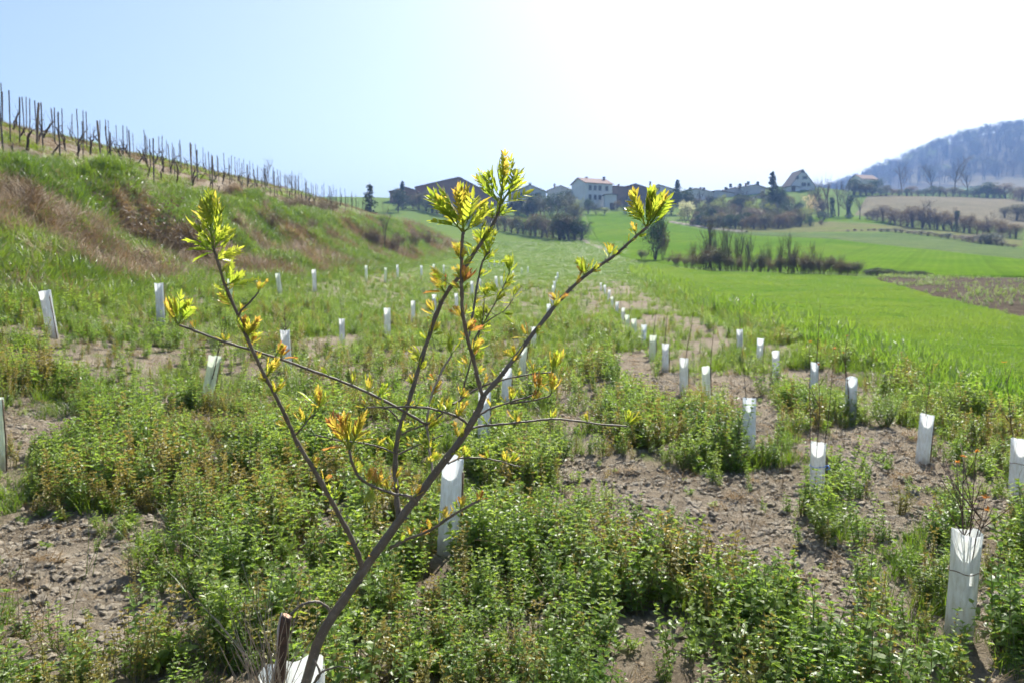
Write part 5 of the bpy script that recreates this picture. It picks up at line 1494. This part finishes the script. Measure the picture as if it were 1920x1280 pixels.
tr_r = random.Random(77)
def tree(u, vb, vt, kind, label, cat='tree', group=None, var=None, d=None, wide=1.0, name=None):
    if d is None: x, y = P(u, vb)
    else:
        x, y = (u-960)/F*d/1.0, d
    z = HZ(x, y)
    ztop = AT(u, vt, y).z
    h = max(.5, ztop - z)*(tr_r.uniform(.7, 1.2) if kind in ('hedge', 'scrub') else 1.0)
    pr = PROTO[kind]; t, c = pr[(var if var is not None else tr_r.randrange(len(pr))) % len(pr)]
    root = empty(name or TN[kind], (x, y, z-.05*h*.2), tr_r.uniform(0, 6.28))
    w = h*wide*tr_r.uniform(.92, 1.1)
    root.scale = (w, w, h)
    tag(root, label, cat, group)
    link(bpy.data.objects.new('trunk', t), root); link(bpy.data.objects.new('crown', c), root)
    return root
def densify(lst):
    out = []
    for a, b_ in zip(lst[:-1], lst[1:]):
        out.append(a)
        if abs(a[0]-b_[0]) < 60: out.append(tuple((p+q_)/2 + tr_r.uniform(-1.2, 1.2)*(j != 1) for j, (p, q_) in enumerate(zip(a, b_))))
    return out + [lst[-1]]
def rows(lst, kind, label, cat, group, **kw):
    lst = sorted(lst)
    if kind in ('hedge', 'scrub') and len(lst) > 4: lst = densify(sorted(lst))
    for i, (u, vb, vt) in enumerate(lst):
        tree(u, vb, vt, kind, label % NTH(i+1) if '%s' in label else label, cat, group, **kw)

# hedge with bare trees between the meadow and the wheat field
rows([(1296,503,440),(1322,505,415),(1335,506,392),(1350,507,420),(1362,508,412),(1384,508,404),(1400,510,425),(1440,512,432),(1462,513,425)], 'coppice', 'tall slender many-stemmed bare tree in the meadow hedge, %s from the left', 'tree', 'bare trees in the meadow hedge', wide=.55)
for u_, vb_, vt_, lab_ in ((1328,505,398,'tallest bare tree in the left part of the meadow hedge'),(1372,509,400,'bare tree with a spreading top in the meadow hedge'),(1412,511,430,'lower bare tree in the middle of the meadow hedge'),(1478,515,428,'bare tree in the right part of the meadow hedge'),(1520,516,446,'small bare tree near the right end of the meadow hedge')):
    tree(u_, vb_, vt_, 'slim', lab_, 'tree', 'bare trees in the meadow hedge', None, None, .75)
rows([(1270,503,470),(1300,505,474),(1322,507,462),(1352,509,468),(1378,510,472),(1410,512,476),(1436,513,478),(1466,515,472),(1500,516,476),(1528,517,482),(1556,518,480),(1585,520,488),(1602,520,490)],
     'scrub', 'reddish brown bramble shrub, %s from the left along the meadow hedge', 'shrub', 'brambles of the meadow hedge', wide=1.15)
rows([(1425,512,448),(1487,516,444),(1508,516,450),(1538,517,452),(1575,519,462)], 'coppice', 'grey bare coppice rising above the meadow hedge, %s from the left', 'shrub', 'coppice shrubs of the meadow hedge', wide=.8)
rows([(1625,516,506),(1645,517,503),(1668,517,504),(1692,518,506),(1716,519,507),(1738,520,511)], 'hedge', 'low dark green bush by the ploughed field, %s from the left', 'bush', 'low bushes by the ploughed field', var=2, wide=1.6)
tree(1228, 489, 398, 'dark', 'dark dense shrub with pale dead grass at its foot beside the track', 'shrub', var=1, wide=.62, name='dense_shrub')
tree(1243, 490, 405, 'scrub', 'brown tangled shrub leaning on the dark dense one by the track', 'shrub', var=0, wide=.5)
rows([(1206,489,468),(1252,494,478),(1268,498,482)], 'scrub', 'pale tangle of dead stems at the corner of the meadow, %s from the left', 'shrub', 'dead stems at the meadow corner', var=2, wide=1.3)
# dark hedge on the slope below the village
rows([(935,432,402),(958,437,400),(982,441,404),(1004,444,403),(1027,447,406),(1050,450,402),(1068,451,404),(1088,452,412),(915,428,398)], 'hedge', 'dense dark hedge bush on the slope below the houses, %s from the left', 'bush', 'hedge on the slope below the village', wide=.95)
rows([(775,392,364),(798,397,362),(820,402,368),(842,407,372),(864,412,378),(888,418,380),(905,424,384)], 'hedge', 'dark brushy bush below the large brown barn, %s from the left', 'bush', 'bushes below the large barn', wide=1.0)
rows([(835,398,356),(880,402,366),(915,405,370),(810,394,352)], 'dark', 'dark brushy tree crown in front of the barn wall, %s from the left', 'tree', 'dark trees before the barn', var=2, wide=.8)
tree(697, 392, 342, 'conifer', 'blue-green conifer standing alone left of the barn', 'tree', var=1, d=150, wide=1.2)
tree(757, 392, 338, 'conifer', 'conifer rising behind the outbuilding left of the barn', 'tree', var=0, d=235, wide=1.1)
tree(748, 392, 352, 'dark', 'round dark tree in front of the small brick outbuilding', 'tree', var=0, d=225, wide=.8)
# trees and shrubs round the houses in the village
V = [(972,405,370,'dark',0,'dark bush under the grey gabled shed',.9),(1003,408,358,'dark',1,'tall dark tree right of the grey gabled shed',.8),(1022,410,362,'dark',2,'brownish tree between shed and white house, left one',.9),
 (1040,412,356,'dark',1,'dense evergreen tree between shed and white house, right one',.8),(1057,415,360,'dark',2,'brown-green tree at the corner of the white house',.9),(1067,394,354,'dark',0,'round dark laurel against the white house gable',.8),
 (1084,416,370,'fresh',1,'greyish budding shrub in front of the white house',.9),(1077,420,380,'hedge',0,'grey-brown bush at the edge of the green field',.9),(1103,402,370,'dark',1,'dark shrub under the windows of the white house',.8),
 (1118,404,378,'dark',2,'low brown shrub in the white house garden',1.1),(1133,404,388,'fresh',0,'pale green low hedge in the white house garden',2.0),(1158,398,370,'dark',2,'grey-brown shrub beside the terrace',.9),
 (1172,402,382,'dark',1,'small round dark bush below the terrace',1.1),(1188,405,388,'fresh',0,'green garden shrub left of the large conifer',1.8),(1206,403,384,'fresh',1,'light green bush above the wheat field corner',1.3),
 (1266,400,335,'conifer',2,'tall dark conifer right of the long barn',1.4),(1258,402,352,'dark',0,'dark evergreen tree left of the tall conifer',.7),(1281,402,350,'dark',1,'dark evergreen tree right of the tall conifer',.7),
 (1245,412,362,'fresh',1,'pale budding tree behind the right leaf tuft',.8),(1291,412,374,'blossom',0,'round pale yellow blossoming tree at the village edge',1.0),(1318,415,378,'dark',2,'brown bare looking tree right of the pale blossoming tree',.9),
 (1335,418,375,'bare',0,'bare tree below the low roofed houses',.9),(1358,420,378,'bare',1,'bare tree below the twin gabled house, left one',.9),(1385,422,380,'bare',2,'bare tree below the twin gabled house, middle one',.9),
 (1405,420,374,'fresh',0,'whitish shrub in front of the twin gabled house',.8),(1422,423,384,'hedge',1,'brown bush under the spruce',1.1),(1447,404,319,'conifer',0,'tall spruce between the twin gabled house and the A-frame',1.25),
 (1462,404,345,'dark',1,'dark tree right of the tall spruce',.7),(1460,423,374,'bare',0,'bare tree in front of the spruce',.9),(1490,420,368,'bare',1,'bare tree below the A-frame house',.9),
 (1520,412,362,'blossom',1,'pinkish white blossoming tree below the A-frame house',.9),(1510,420,388,'fresh',0,'yellow-green bush below the A-frame house',1.3),(1535,410,325,'slim',0,'tall bare tree right of the A-frame house',.9),
 (1553,408,320,'slim',1,'second tall bare tree right of the A-frame house',.9),(1572,407,330,'bare',2,'broad bare tree right of the A-frame house',.9),(1560,407,362,'ivyclad',0,'ivy covered tree at the top of the small green field, left one',1.1),
 (1592,408,358,'ivyclad',1,'ivy covered tree at the top of the small green field, right one',1.2),(1612,412,362,'bare',0,'bare tree beside the right ivy covered tree',1.0),(1583,400,335,'bare',1,'bare tree behind the ivy covered trees',.9)]
for (u, vb, vt, kind, var, lab, wd) in V:
    tree(u, vb, vt, kind, lab, 'tree' if kind not in ('hedge',) else 'bush', 'trees round the village', var, None if vb > 400 else 272, wd)
rows([(1300,424,402),(1322,427,404),(1346,429,400),(1368,430,402),(1392,431,404),(1414,431,402),(1436,431,398),(1458,430,398),(1478,428,396),(1500,426,398),(1540,424,408),(1310,420,392),(1355,422,390),(1400,424,392),(1445,424,388),(1490,421,388)],
     'hedge', 'grey-brown thicket bush above the olive pasture, %s from the left', 'bush', 'thicket above the olive pasture', wide=.95)
# tree line below the fallow field
rows([(1628,412,390),(1645,414,388),(1668,420,386),(1688,424,390),(1712,428,388),(1745,430,392),(1770,432,394),(1806,436,398),(1830,440,402),(1856,443,408),(1880,446,414),(1905,448,420)], 'hedge', 'brown bush in the hedge below the fallow field, %s from the left', 'bush', 'hedge below the fallow field', var=1, wide=1.0)
rows([(1728,428,368),(1700,425,384),(1752,430,386),(1820,438,396),(1850,442,392)], 'bare', 'bare tree standing in the hedge below the fallow field, %s from the left', 'tree', 'bare trees below the fallow field')
tree(1793, 435, 386, 'ivyclad', 'ivy covered tree alone below the fallow field', 'tree', var=0, wide=1.0)
tree(1638, 410, 392, 'fresh', 'yellow flowering bush at the left end of the fallow field hedge', 'bush', var=0, wide=1.2)
rows([(1640,434,428),(1665,435.5,427),(1690,437.5,428),(1715,440,430),(1740,443,432),(1765,446.5,435),(1790,450,438),(1815,453.5,441),(1840,457,440),(1858,459,436),(1880,462,452),(1900,465,456),(1615,434,430),(1590,435,431)], 'hedge', 'low dark scrub along the terrace edge, %s from the left', 'bush', 'scrub on the terrace edge', wide=2.0)
# trees below the wooded hill
rows([(1690,366,296),(1745,366,300),(1790,366,286),(1813,368,312)], 'bare', 'broad bare tree on the slope before the wooded hill, %s from the left', 'tree', 'broad trees before the wooded hill')
rows([(1600,366,338),(1625,367,340),(1650,368,346),(1672,368,350),(1700,369,348),(1722,369,350),(1748,369,350),(1775,370,352),(1800,370,350),(1826,371,352),(1850,372,338),(1875,372,346),(1900,374,344),(1916,378,352)], 'hedge', 'dull bush in the line above the fallow field, %s from the left', 'bush', 'bush line above the fallow field', wide=1.2)
rows([(1885,410,382),(1905,414,380),(1925,416,384)], 'hedge', 'dark bush cluster at the right edge of the fallow field, %s from the left', 'bush', 'bush cluster right of the fallow field', var=0, wide=1.1)
# shrubs and small bare trees on the bank and hill
tree(722, 470, 372, 'bare', 'small dark bare tree leaning on the end of the bank', 'tree', var=2, wide=.45, d=62)
rows([(705,468,420),(735,474,432),(755,470,436),(690,455,418),(800,468,430),(815,470,438)], 'scrub', 'reddish brown bramble at the end of the bank, %s from the left', 'shrub', 'brambles at the end of the bank', var=0, wide=.9)
rows([(530,392,366),(552,396,370),(578,398,372),(600,400,372),(628,402,376),(560,388,362),(490,386,364)], 'scrub', 'brown bramble scrub along the crest of the bank, %s from the left', 'shrub', 'scrub on the bank crest', var=1, wide=1.4)
tree(505, 368, 290, 'bare', 'faint bare tree behind the vineyard posts, left of two', 'tree', var=1, d=120, wide=.8)
tree(560, 378, 318, 'bare', 'faint bare tree behind the vineyard posts, right of two', 'tree', var=0, d=130, wide=.8)

# trees standing among the houses
gt = random.Random(56)
for i, (u, vt, kd, lab) in enumerate([(1298,362,'dark','dark tree before the low house right of the conifer'),(1322,358,'bare','bare tree between the two low brown roofed houses'),(1333,366,'dark','rounded bush before the house with long brown roof'),
    (1352,364,'fresh','pale budding tree left of the twin gables'),(1366,368,'hedge','bush under the lower twin gable'),(1388,340,'bare','bare tree rising behind the twin gables'),(1396,367,'dark','dark bush before the taller twin gable'),
    (1432,352,'dark','dark tree between the twin gables and the spruce'),(1310,350,'slim','thin bare tree over the low roofs'),(1472,356,'hedge','bush at the left foot of the A-frame house'),(1520,352,'dark','dark bush at the right foot of the A-frame house'),
    (1155,372,'hedge','brushy bush before the long dark barn'),(1180,366,'dark','dark tree before the long dark barn'),(1200,372,'hedge','bush at the right end of the long dark barn'),(1222,366,'dark','dark tree before the white walled house'),
    (968,372,'hedge','bush before the left side of the grey shed'),(1030,366,'dark','dark tree between the grey shed and the small house'),(940,372,'dark','dark tree between the large barn and the grey shed'),(925,366,'bare','bare tree at the right corner of the large barn'),
    (1590,338,'hedge','bush before the red roofed farmhouse'),(1630,334,'dark','dark tree right of the red roofed farmhouse'),(1615,338,'bare','bare tree before the red roofed farmhouse'),(1548,340,'bare','bare tree on the ridge between A-frame and farmhouse'),(1570,336,'slim','thin bare tree on the ridge left of the farmhouse')]):
    tree(u, 400, vt, kd, lab, 'tree', 'trees among the houses', None, 258 if u < 1540 else 318, gt.uniform(.8, 1.1))

# thicket filling the slope under the houses: bushes nothing tells apart
tk = random.Random(55)
for i in range(112):
    u = tk.uniform(955, 1090) if i < 16 else tk.uniform(1270, 1545)
    if i < 16: vb = 400 + (u-955)*.10 + tk.uniform(-6, 4); 
    else: vb = tk.uniform(388.5, 428 - abs(u-1400)*.02)
    kd = tk.choice(['hedge','hedge','dark','scrub','bare','fresh'] if i >= 16 else ['dark','hedge','dark'])
    tree(u, vb, vb - tk.uniform(14, 36), kd, 'dull brushy bush of the thicket %s' % ('under the shed and the white house' if i < 16 else 'on the slope between conifer and A-frame house'), 'bush', 'thicket under the village houses ' + ('left' if i < 16 else 'right'), None, None, tk.uniform(.9, 1.4))

# dry brambles hanging in the eroded hollows of the bank
for i, (u, vb, hpx) in enumerate([(275,425,52),(300,445,46),(485,412,34),(505,425,30),(585,432,26),(380,455,40),(60,400,60),(25,380,56),(150,500,46),(610,445,24),(560,470,30),(430,480,34)]):
    tree(u, vb, vb-hpx, 'scrub', 'dark dry bramble in the bank, %s' % ['in the largest hollow left of the sapling','just below the largest hollow','in the second hollow right of the left tuft','below the second hollow','in the third hollow','beside the left tuft','at the far left crest','at the left edge','low at the left foot','right of the third hollow','low behind the left branches','low between hollow and sapling'][i], 'bramble', 'brambles in the bank hollows', i % 2, None, 1.3, 'dry_bramble')

# ---- wooded hill: one far mass
rr = np.random.RandomState(91); n = 5200
x = rr.uniform(180, 1000, n); y = rr.uniform(600, 1120, n)
bump = 98.0*np.exp(-(np.maximum(0, (600-x))/184)**2 - (np.maximum(0, (x-640))/330)**2 - ((y-980)/300)**2)
k = (bump > 16 + 10*rr.rand(n)) & (y < 1060)
x, y = x[k], y[k]; n = len(x)
C_WOOD = proto_collection('wood_proto', [])
wood = [PROTO['bare'][0], PROTO['bare'][1], PROTO['slim'][0], PROTO['slim'][1], PROTO['dark'][2], PROTO['fresh'][1], PROTO['conifer'][2]]
for i, (t, c) in enumerate(wood):
    b = MB()
    for me in (t, c):
        vs_ = [tuple(v.co) for v in me.vertices]; b.add(vs_, [tuple(p.vertices) for p in me.polygons], 0 if me is t else 1)
    m2 = b.mesh('wood_tree', [M['trunk'], c.materials[-1]])
    C_WOOD.objects.link(bpy.data.objects.new('wood_%02d' % i, m2))
size = rr.uniform(9, 16, n)
typ = rr.choice(7, n, p=[.3,.25,.15,.15,.09,.03,.03])
scatter('hill_woodland', 'hazy bare woodland covering the distant hill', 'woodland', np.stack([x, y, H(x, y)-.3], 1),
        np.stack([np.zeros(n), np.zeros(n), rr.uniform(0,6.28,n)], 1), np.stack([size*1.15, size*1.15, size], 1), typ, rr.rand(n), C_WOOD)

# ------------------------------------------------------------------ village buildings
M['w_white'] = simple('white_plaster', (0.62,0.61,0.60), (0.74,0.73,0.71), 0.6, 0.85, 0.2)
M['w_grey'] = simple('grey_plaster', (0.52,0.50,0.49), (0.60,0.58,0.56), 0.6, 0.85, 0.2)
M['w_pink'] = simple('pinkish_plaster', (0.62,0.56,0.52), (0.70,0.64,0.60), 0.6, 0.85, 0.2)
M['w_brick'] = simple('brown_brick', (0.24,0.12,0.08), (0.33,0.18,0.12), 1.5, 0.9, 0.15)
M['w_dark'] = simple('dark_barn_wall', (0.13,0.095,0.075), (0.20,0.15,0.12), 1.0, 0.9, 0.15)
M['r_tile'] = simple('clay_roof_tiles', (0.165,0.10,0.078), (0.25,0.16,0.125), 1.6, 0.85, 0.2)
M['r_brown'] = simple('brown_roof_tiles', (0.15,0.10,0.08), (0.24,0.165,0.13), 1.6, 0.85, 0.2)
M['r_dark'] = simple('dark_roof', (0.05,0.045,0.045), (0.09,0.08,0.075), 1.6, 0.8, 0.25)
M['pane'] = simple('window_glass', (0.02,0.024,0.03), (0.04,0.045,0.05), 1.0, 0.12, 0.6)
M['frame'] = simple('window_frame', (0.35,0.33,0.31), (0.42,0.40,0.38), 2.0, 0.6, 0.3)
M['shut'] = simple('shutter_wood', (0.09,0.065,0.05), (0.13,0.095,0.07), 2.0, 0.7, 0.3)
M['brick_ch'] = M['r_brown']
def building(name, label, uc, d, W, D, prof, rot, wall, roof, wins=(), chim=(), over=.45, vbase=None, door=()):
    """prof: (x, v) pairs of left eave, ridge, right eave (x in metres from the centre, v the photograph height); extruded back by D"""
    x, y = (uc-960)/F*d, d
    z0 = HZ(x, y) - .6
    zz = [AT(uc, v, d).z - z0 for _, v in prof]
    xs = [p[0] for p in prof]
    root = empty(name, (x, y, z0), math.radians(rot)); tag(root, label, 'building', 'village buildings')
    b = MB()
    pr = [(xs[0], 0), (xs[-1], 0), (xs[-1], zz[2]), (xs[1], zz[1]), (xs[0], zz[0])]
    vs_ = [(px, 0, pz) for px, pz in pr] + [(px, D, pz) for px, pz in pr]
    b.add(vs_, [(0,1,2,3,4), (9,8,7,6,5), (0,4,9,5), (1,6,7,2), (2,7,8,3), (3,8,9,4)])
    b.obj('wall', [M[wall]], root)
    b = MB()
    for (xa, za), (xb, zb) in (((xs[0], zz[0]), (xs[1], zz[1])), ((xs[2], zz[2]), (xs[1], zz[1]))):
        L = math.hypot(xb-xa, zb-za); ex = over/L
        xo, zo = xa-(xb-xa)*ex, za-(zb-za)*ex
        t = .22; e = .02
        b.add([(xo,-over,zo+e),(xb,-over,zb+e),(xb,D+over,zb+e),(xo,D+over,zo+e),(xo,-over,zo+t),(xb,-over,zb+t),(xb,D+over,zb+t),(xo,D+over,zo+t)],
              [(0,3,2,1),(4,5,6,7),(0,1,5,4),(1,2,6,5),(2,3,7,6),(3,0,4,7)])
    ro = b.obj('roof', [M[roof]], root)
    for cx, cyy, ch in chim:
        zc = zz[1] - .3
        b = MB(); b.box(cx-.3, cx+.3, cyy-.3, cyy+.3, zc, zc+ch); b.box(cx-.38, cx+.38, cyy-.38, cyy+.38, zc+ch, zc+ch+.15)
        b.obj('chimney', [M['r_brown']], ro)
    for face, a, z, w, h in wins:
        fo = MB(); pa = MB()
        def put(bb, a0, a1, z0_, z1_, p0, p1):
            if face == 'g': bb.box(a0, a1, -p1, -p0, z0_, z1_)
            elif face == 's': bb.box(xs[-1]+p0, xs[-1]+p1, a0, a1, z0_, z1_)
            else: bb.box(xs[0]-p1, xs[0]-p0, a0, a1, z0_, z1_)
        put(fo, a-w/2-.1, a+w/2+.1, z-.16, z, .003, .14); put(fo, a-w/2-.1, a+w/2+.1, z+h, z+h+.1, .003, .10)
        put(fo, a-w/2-.1, a-w/2, z+.002, z+h-.002, .003, .10); put(fo, a+w/2, a+w/2+.1, z+.002, z+h-.002, .003, .10)
        put(fo, a-.03, a+.03, z+.002, z+h-.002, .045, .075)
        wo = fo.obj('window', [M['frame']], root)
        put(pa, a-w/2, a+w/2, z, z+h, .003, .04)
        pa.obj('pane', [M['pane']], wo)
    for face, a, z, w, h in door:
        b = MB()
        if face == 'g': b.box(a-w/2, a+w/2, -.06, -.003, z, z+h)
        elif face == 's': b.box(xs[-1]+.003, xs[-1]+.06, a-w/2, a+w/2, z, z+h)
        else: b.box(xs[0]-.06, xs[0]-.003, a-w/2, a+w/2, z, z+h)
        b.obj('door', [M['shut']], root)
    return root
building('barn', 'large brown brick barn with wide gable, left end of the village', 855, 268, 0, 22, [(-13,352),(1.3,333),(14.5,372)], 4, 'w_brick', 'r_brown', door=[('g',-5,.6,4,4.2)], wins=[('g',6,3,1.2,1.2)])
building('outbuilding', 'small brick outbuilding beside the left wall of the large barn', 758, 258, 0, 8, [(-4.2,360),(1.0,352),(4.2,358)], 0, 'w_brick', 'r_brown', door=[('g',1.5,.6,1.6,2.4)])
building('shed', 'grey gabled shed with a white middle pillar', 994, 266, 0, 14, [(-5.3,360),(-.2,347.5),(5.2,360)], 6, 'w_grey', 'r_dark', wins=[('g',-2.6,4.4,2.0,1.0),('g',2.6,4.4,2.0,1.0)])
sh = [o for o in bpy.data.objects if o.name == 'shed'][0]
b = MB(); b.box(-.55, .3, -.14, -.003, 0, 8.6); b.obj('pillar', [M['w_white']], sh)
b = MB(); b.box(.32, 5.0, -.10, -.004, .1, 4.0); b.box(-5.0, -.57, -.10, -.004, .1, 3.6); b.obj('plaster_panel', [M['w_white']], sh)
building('house', 'small house with dull roof peeping over trees left of the white house', 1050, 290, 0, 8, [(-4.5,358),(0,349),(4.5,358)], 0, 'w_grey', 'r_brown', chim=[(-2.0,3,1.2)])
wh = building('house', 'tall white three-storey house with red-brown roof and two window rows', 1083, 268, 0, 10.6, [(-4.2,345),(0,334.5),(4.2,345)], -62, 'w_white', 'r_tile',
    wins=[('s',y_,z_,.95,1.45) for z_ in (3.2, 6.2) for y_ in (1.8, 3.8, 5.7, 8.4)], chim=[(.8,9.6,1.0),(-.5,3.5,.8)])
# terrace of the white house
tp = building('terrace_wing', 'white terrace wing with dark doorway at the right end of the white house', 1143, 262, 0, 4, [(-1.9,366),(0,364.8),(1.9,366)], 0, 'w_white', 'r_dark', door=[('g',.5,.6,1.6,2.0)])
building('long_barn', 'long dark barn with low brown roof right of the white house', 1172, 276, 0, 9, [(-6.5,355),(-5.5,349.5),(8.5,355)], 0, 'w_dark', 'r_tile', chim=[(-2.5,2,1.0)], door=[('g',0,.6,3.5,3.0)])
building('gabled_barn', 'dark gabled barn behind the long barn', 1186, 292, 0, 10, [(-4.6,353),(.4,345.5),(4.8,353)], 0, 'w_dark', 'r_dark')
building('house', 'white walled house partly behind the right leaf tuft', 1236, 290, 0, 8, [(-4.5,354),(-1,347),(4.8,356)], 0, 'w_white', 'r_tile', chim=[(-3.4,3,1.6)], wins=[('g',-1,5.2,.9,1.2)])
building('house', 'low house with brown roof right of the tall conifer', 1305, 296, 0, 9, [(-6,361),(-1,354),(5.5,361)], 0, 'w_pink', 'r_tile', chim=[(1.5,3,1.0)], wins=[('g',-3,4.3,.9,1.0),('g',2,4.3,.9,1.0)])
building('house', 'low house with long brown roof left of the twin gables', 1341, 298, 0, 9, [(-6,363),(0,358),(6,363)], 0, 'w_grey', 'r_brown', wins=[('g',3,3.6,.9,1.0)])
building('house', 'pinkish house with lower gable, left half of the twin gables', 1372, 300, 0, 10, [(-4,357),(0,352.5),(4.5,357)], 0, 'w_pink', 'r_tile', wins=[('g',-1.5,3.8,.9,1.1),('g',2,3.8,.9,1.1)])
building('house', 'grey house with taller gable, right half of the twin gables', 1407, 298, 0, 10, [(-4.8,352),(1.0,347),(4.4,353)], 0, 'w_grey', 'r_brown', chim=[(-2,3,1.0)], wins=[('g',-2,4,.9,1.1),('g',1.5,4,.9,1.1)])
building('house', 'small white annex under the tall spruce', 1424, 285, 0, 6, [(-2.8,369),(0,366),(2.8,369)], 0, 'w_white', 'r_tile', wins=[('g',0,2.0,.9,1.0)])
building('a_frame_house', 'white A-frame house with steep dark roof and small windows', 1497, 300, 0, 11, [(-5.0,354),(0,318.5),(5.0,350)], 0, 'w_white', 'r_dark',
    wins=[('g',.1,6.9,.9,.9),('g',-1.9,4.6,1.0,1.0),('g',.9,4.6,1.6,1.0),('g',.6,2.0,1.5,1.2),('g',2.4,2.0,.9,1.2)], over=.35)
building('porch', 'white porch extension left of the A-frame house', 1481, 297, 0, 4, [(-2.6,351.5),(0,350),(2.4,351.5)], 0, 'w_white', 'r_dark', door=[('g',0,.6,1.4,1.6)])
building('farmhouse', 'red roofed farmhouse below the start of the wooded hill', 1596, 345, 0, 8.5, [(-3.4,337),(0,328.5),(3.4,337)], -70, 'w_pink', 'r_brown', wins=[('s',3,2.4,1.0,1.2),('s',5.5,2.4,1.0,1.2)])
building('shelter', 'long low whitish shelter under the red roofed farmhouse', 1620, 330, 0, 5, [(-3.2,341.5),(0,340.5),(3.2,341.5)], 5, 'w_white', 'w_white', over=.2)

# dirt track and edges
def ribbon(name, label, pxs, w, mat, off, cat):
    c = polyline(pxs, 80)
    t = np.gradient(c, axis=0); t /= np.linalg.norm(t, axis=1)[:, None]; nrm = np.stack([-t[:, 1], t[:, 0]], 1)
    vs_ = []; 
    for s in (-1, -.4, .4, 1):
        q = c + nrm*w*s*.5*(1 + .25*np.sin(np.arange(80)*.7))[:, None]; vs_.append(np.stack([q[:, 0], q[:, 1], H(q[:, 0], q[:, 1]) + (off if abs(s) < 1 else -off)], 1))
    v = np.stack(vs_, 1).reshape(-1, 3)
    quads = np.array([[i*4+j, i*4+j+1, (i+1)*4+j+1, (i+1)*4+j] for i in range(79) for j in range(3)])
    o = link(bpy.data.objects.new(name, grid_mesh(name, v, quads, mat))); tag(o, label, cat, kind='structure'); return o
M['track'] = fieldmat('bare_track', [(0.3,(0.24,0.21,0.17)),(0.7,(0.34,0.3,0.25))], .8, 5.0)
ribbon('path', 'pale bare farm track climbing beside the wheat field', [(1085,447),(1110,458),(1140,470),(1175,479),(1215,486)], 1.6, M['track'], .05, 'path')
ribbon('field_road', 'pale farm road along the upper edge of the wheat field', [(1258,417),(1300,424),(1345,431),(1400,436)], 2.2, M['track'], .25, 'road')

# ------------------------------------------------------------------ haze
m, nt, out = newmat('haze_air')
pv = N(nt, 'ShaderNodeVolumePrincipled')
pv.inputs['Color'].default_value = (0.30, 0.52, 1.0, 1)
pv.inputs['Density'].default_value = 0.0005
pv.inputs['Anisotropy'].default_value = 0.1
nt.links.new(pv.outputs[0], out.inputs['Volume'])
b = MB(); b.box(-1340, 1560, -80, 2380, -2.5, float(Zg.max())+22)
hz = b.obj('haze', [m]); tag(hz, 'thin bluish haze over the valley', 'haze', kind='stuff')
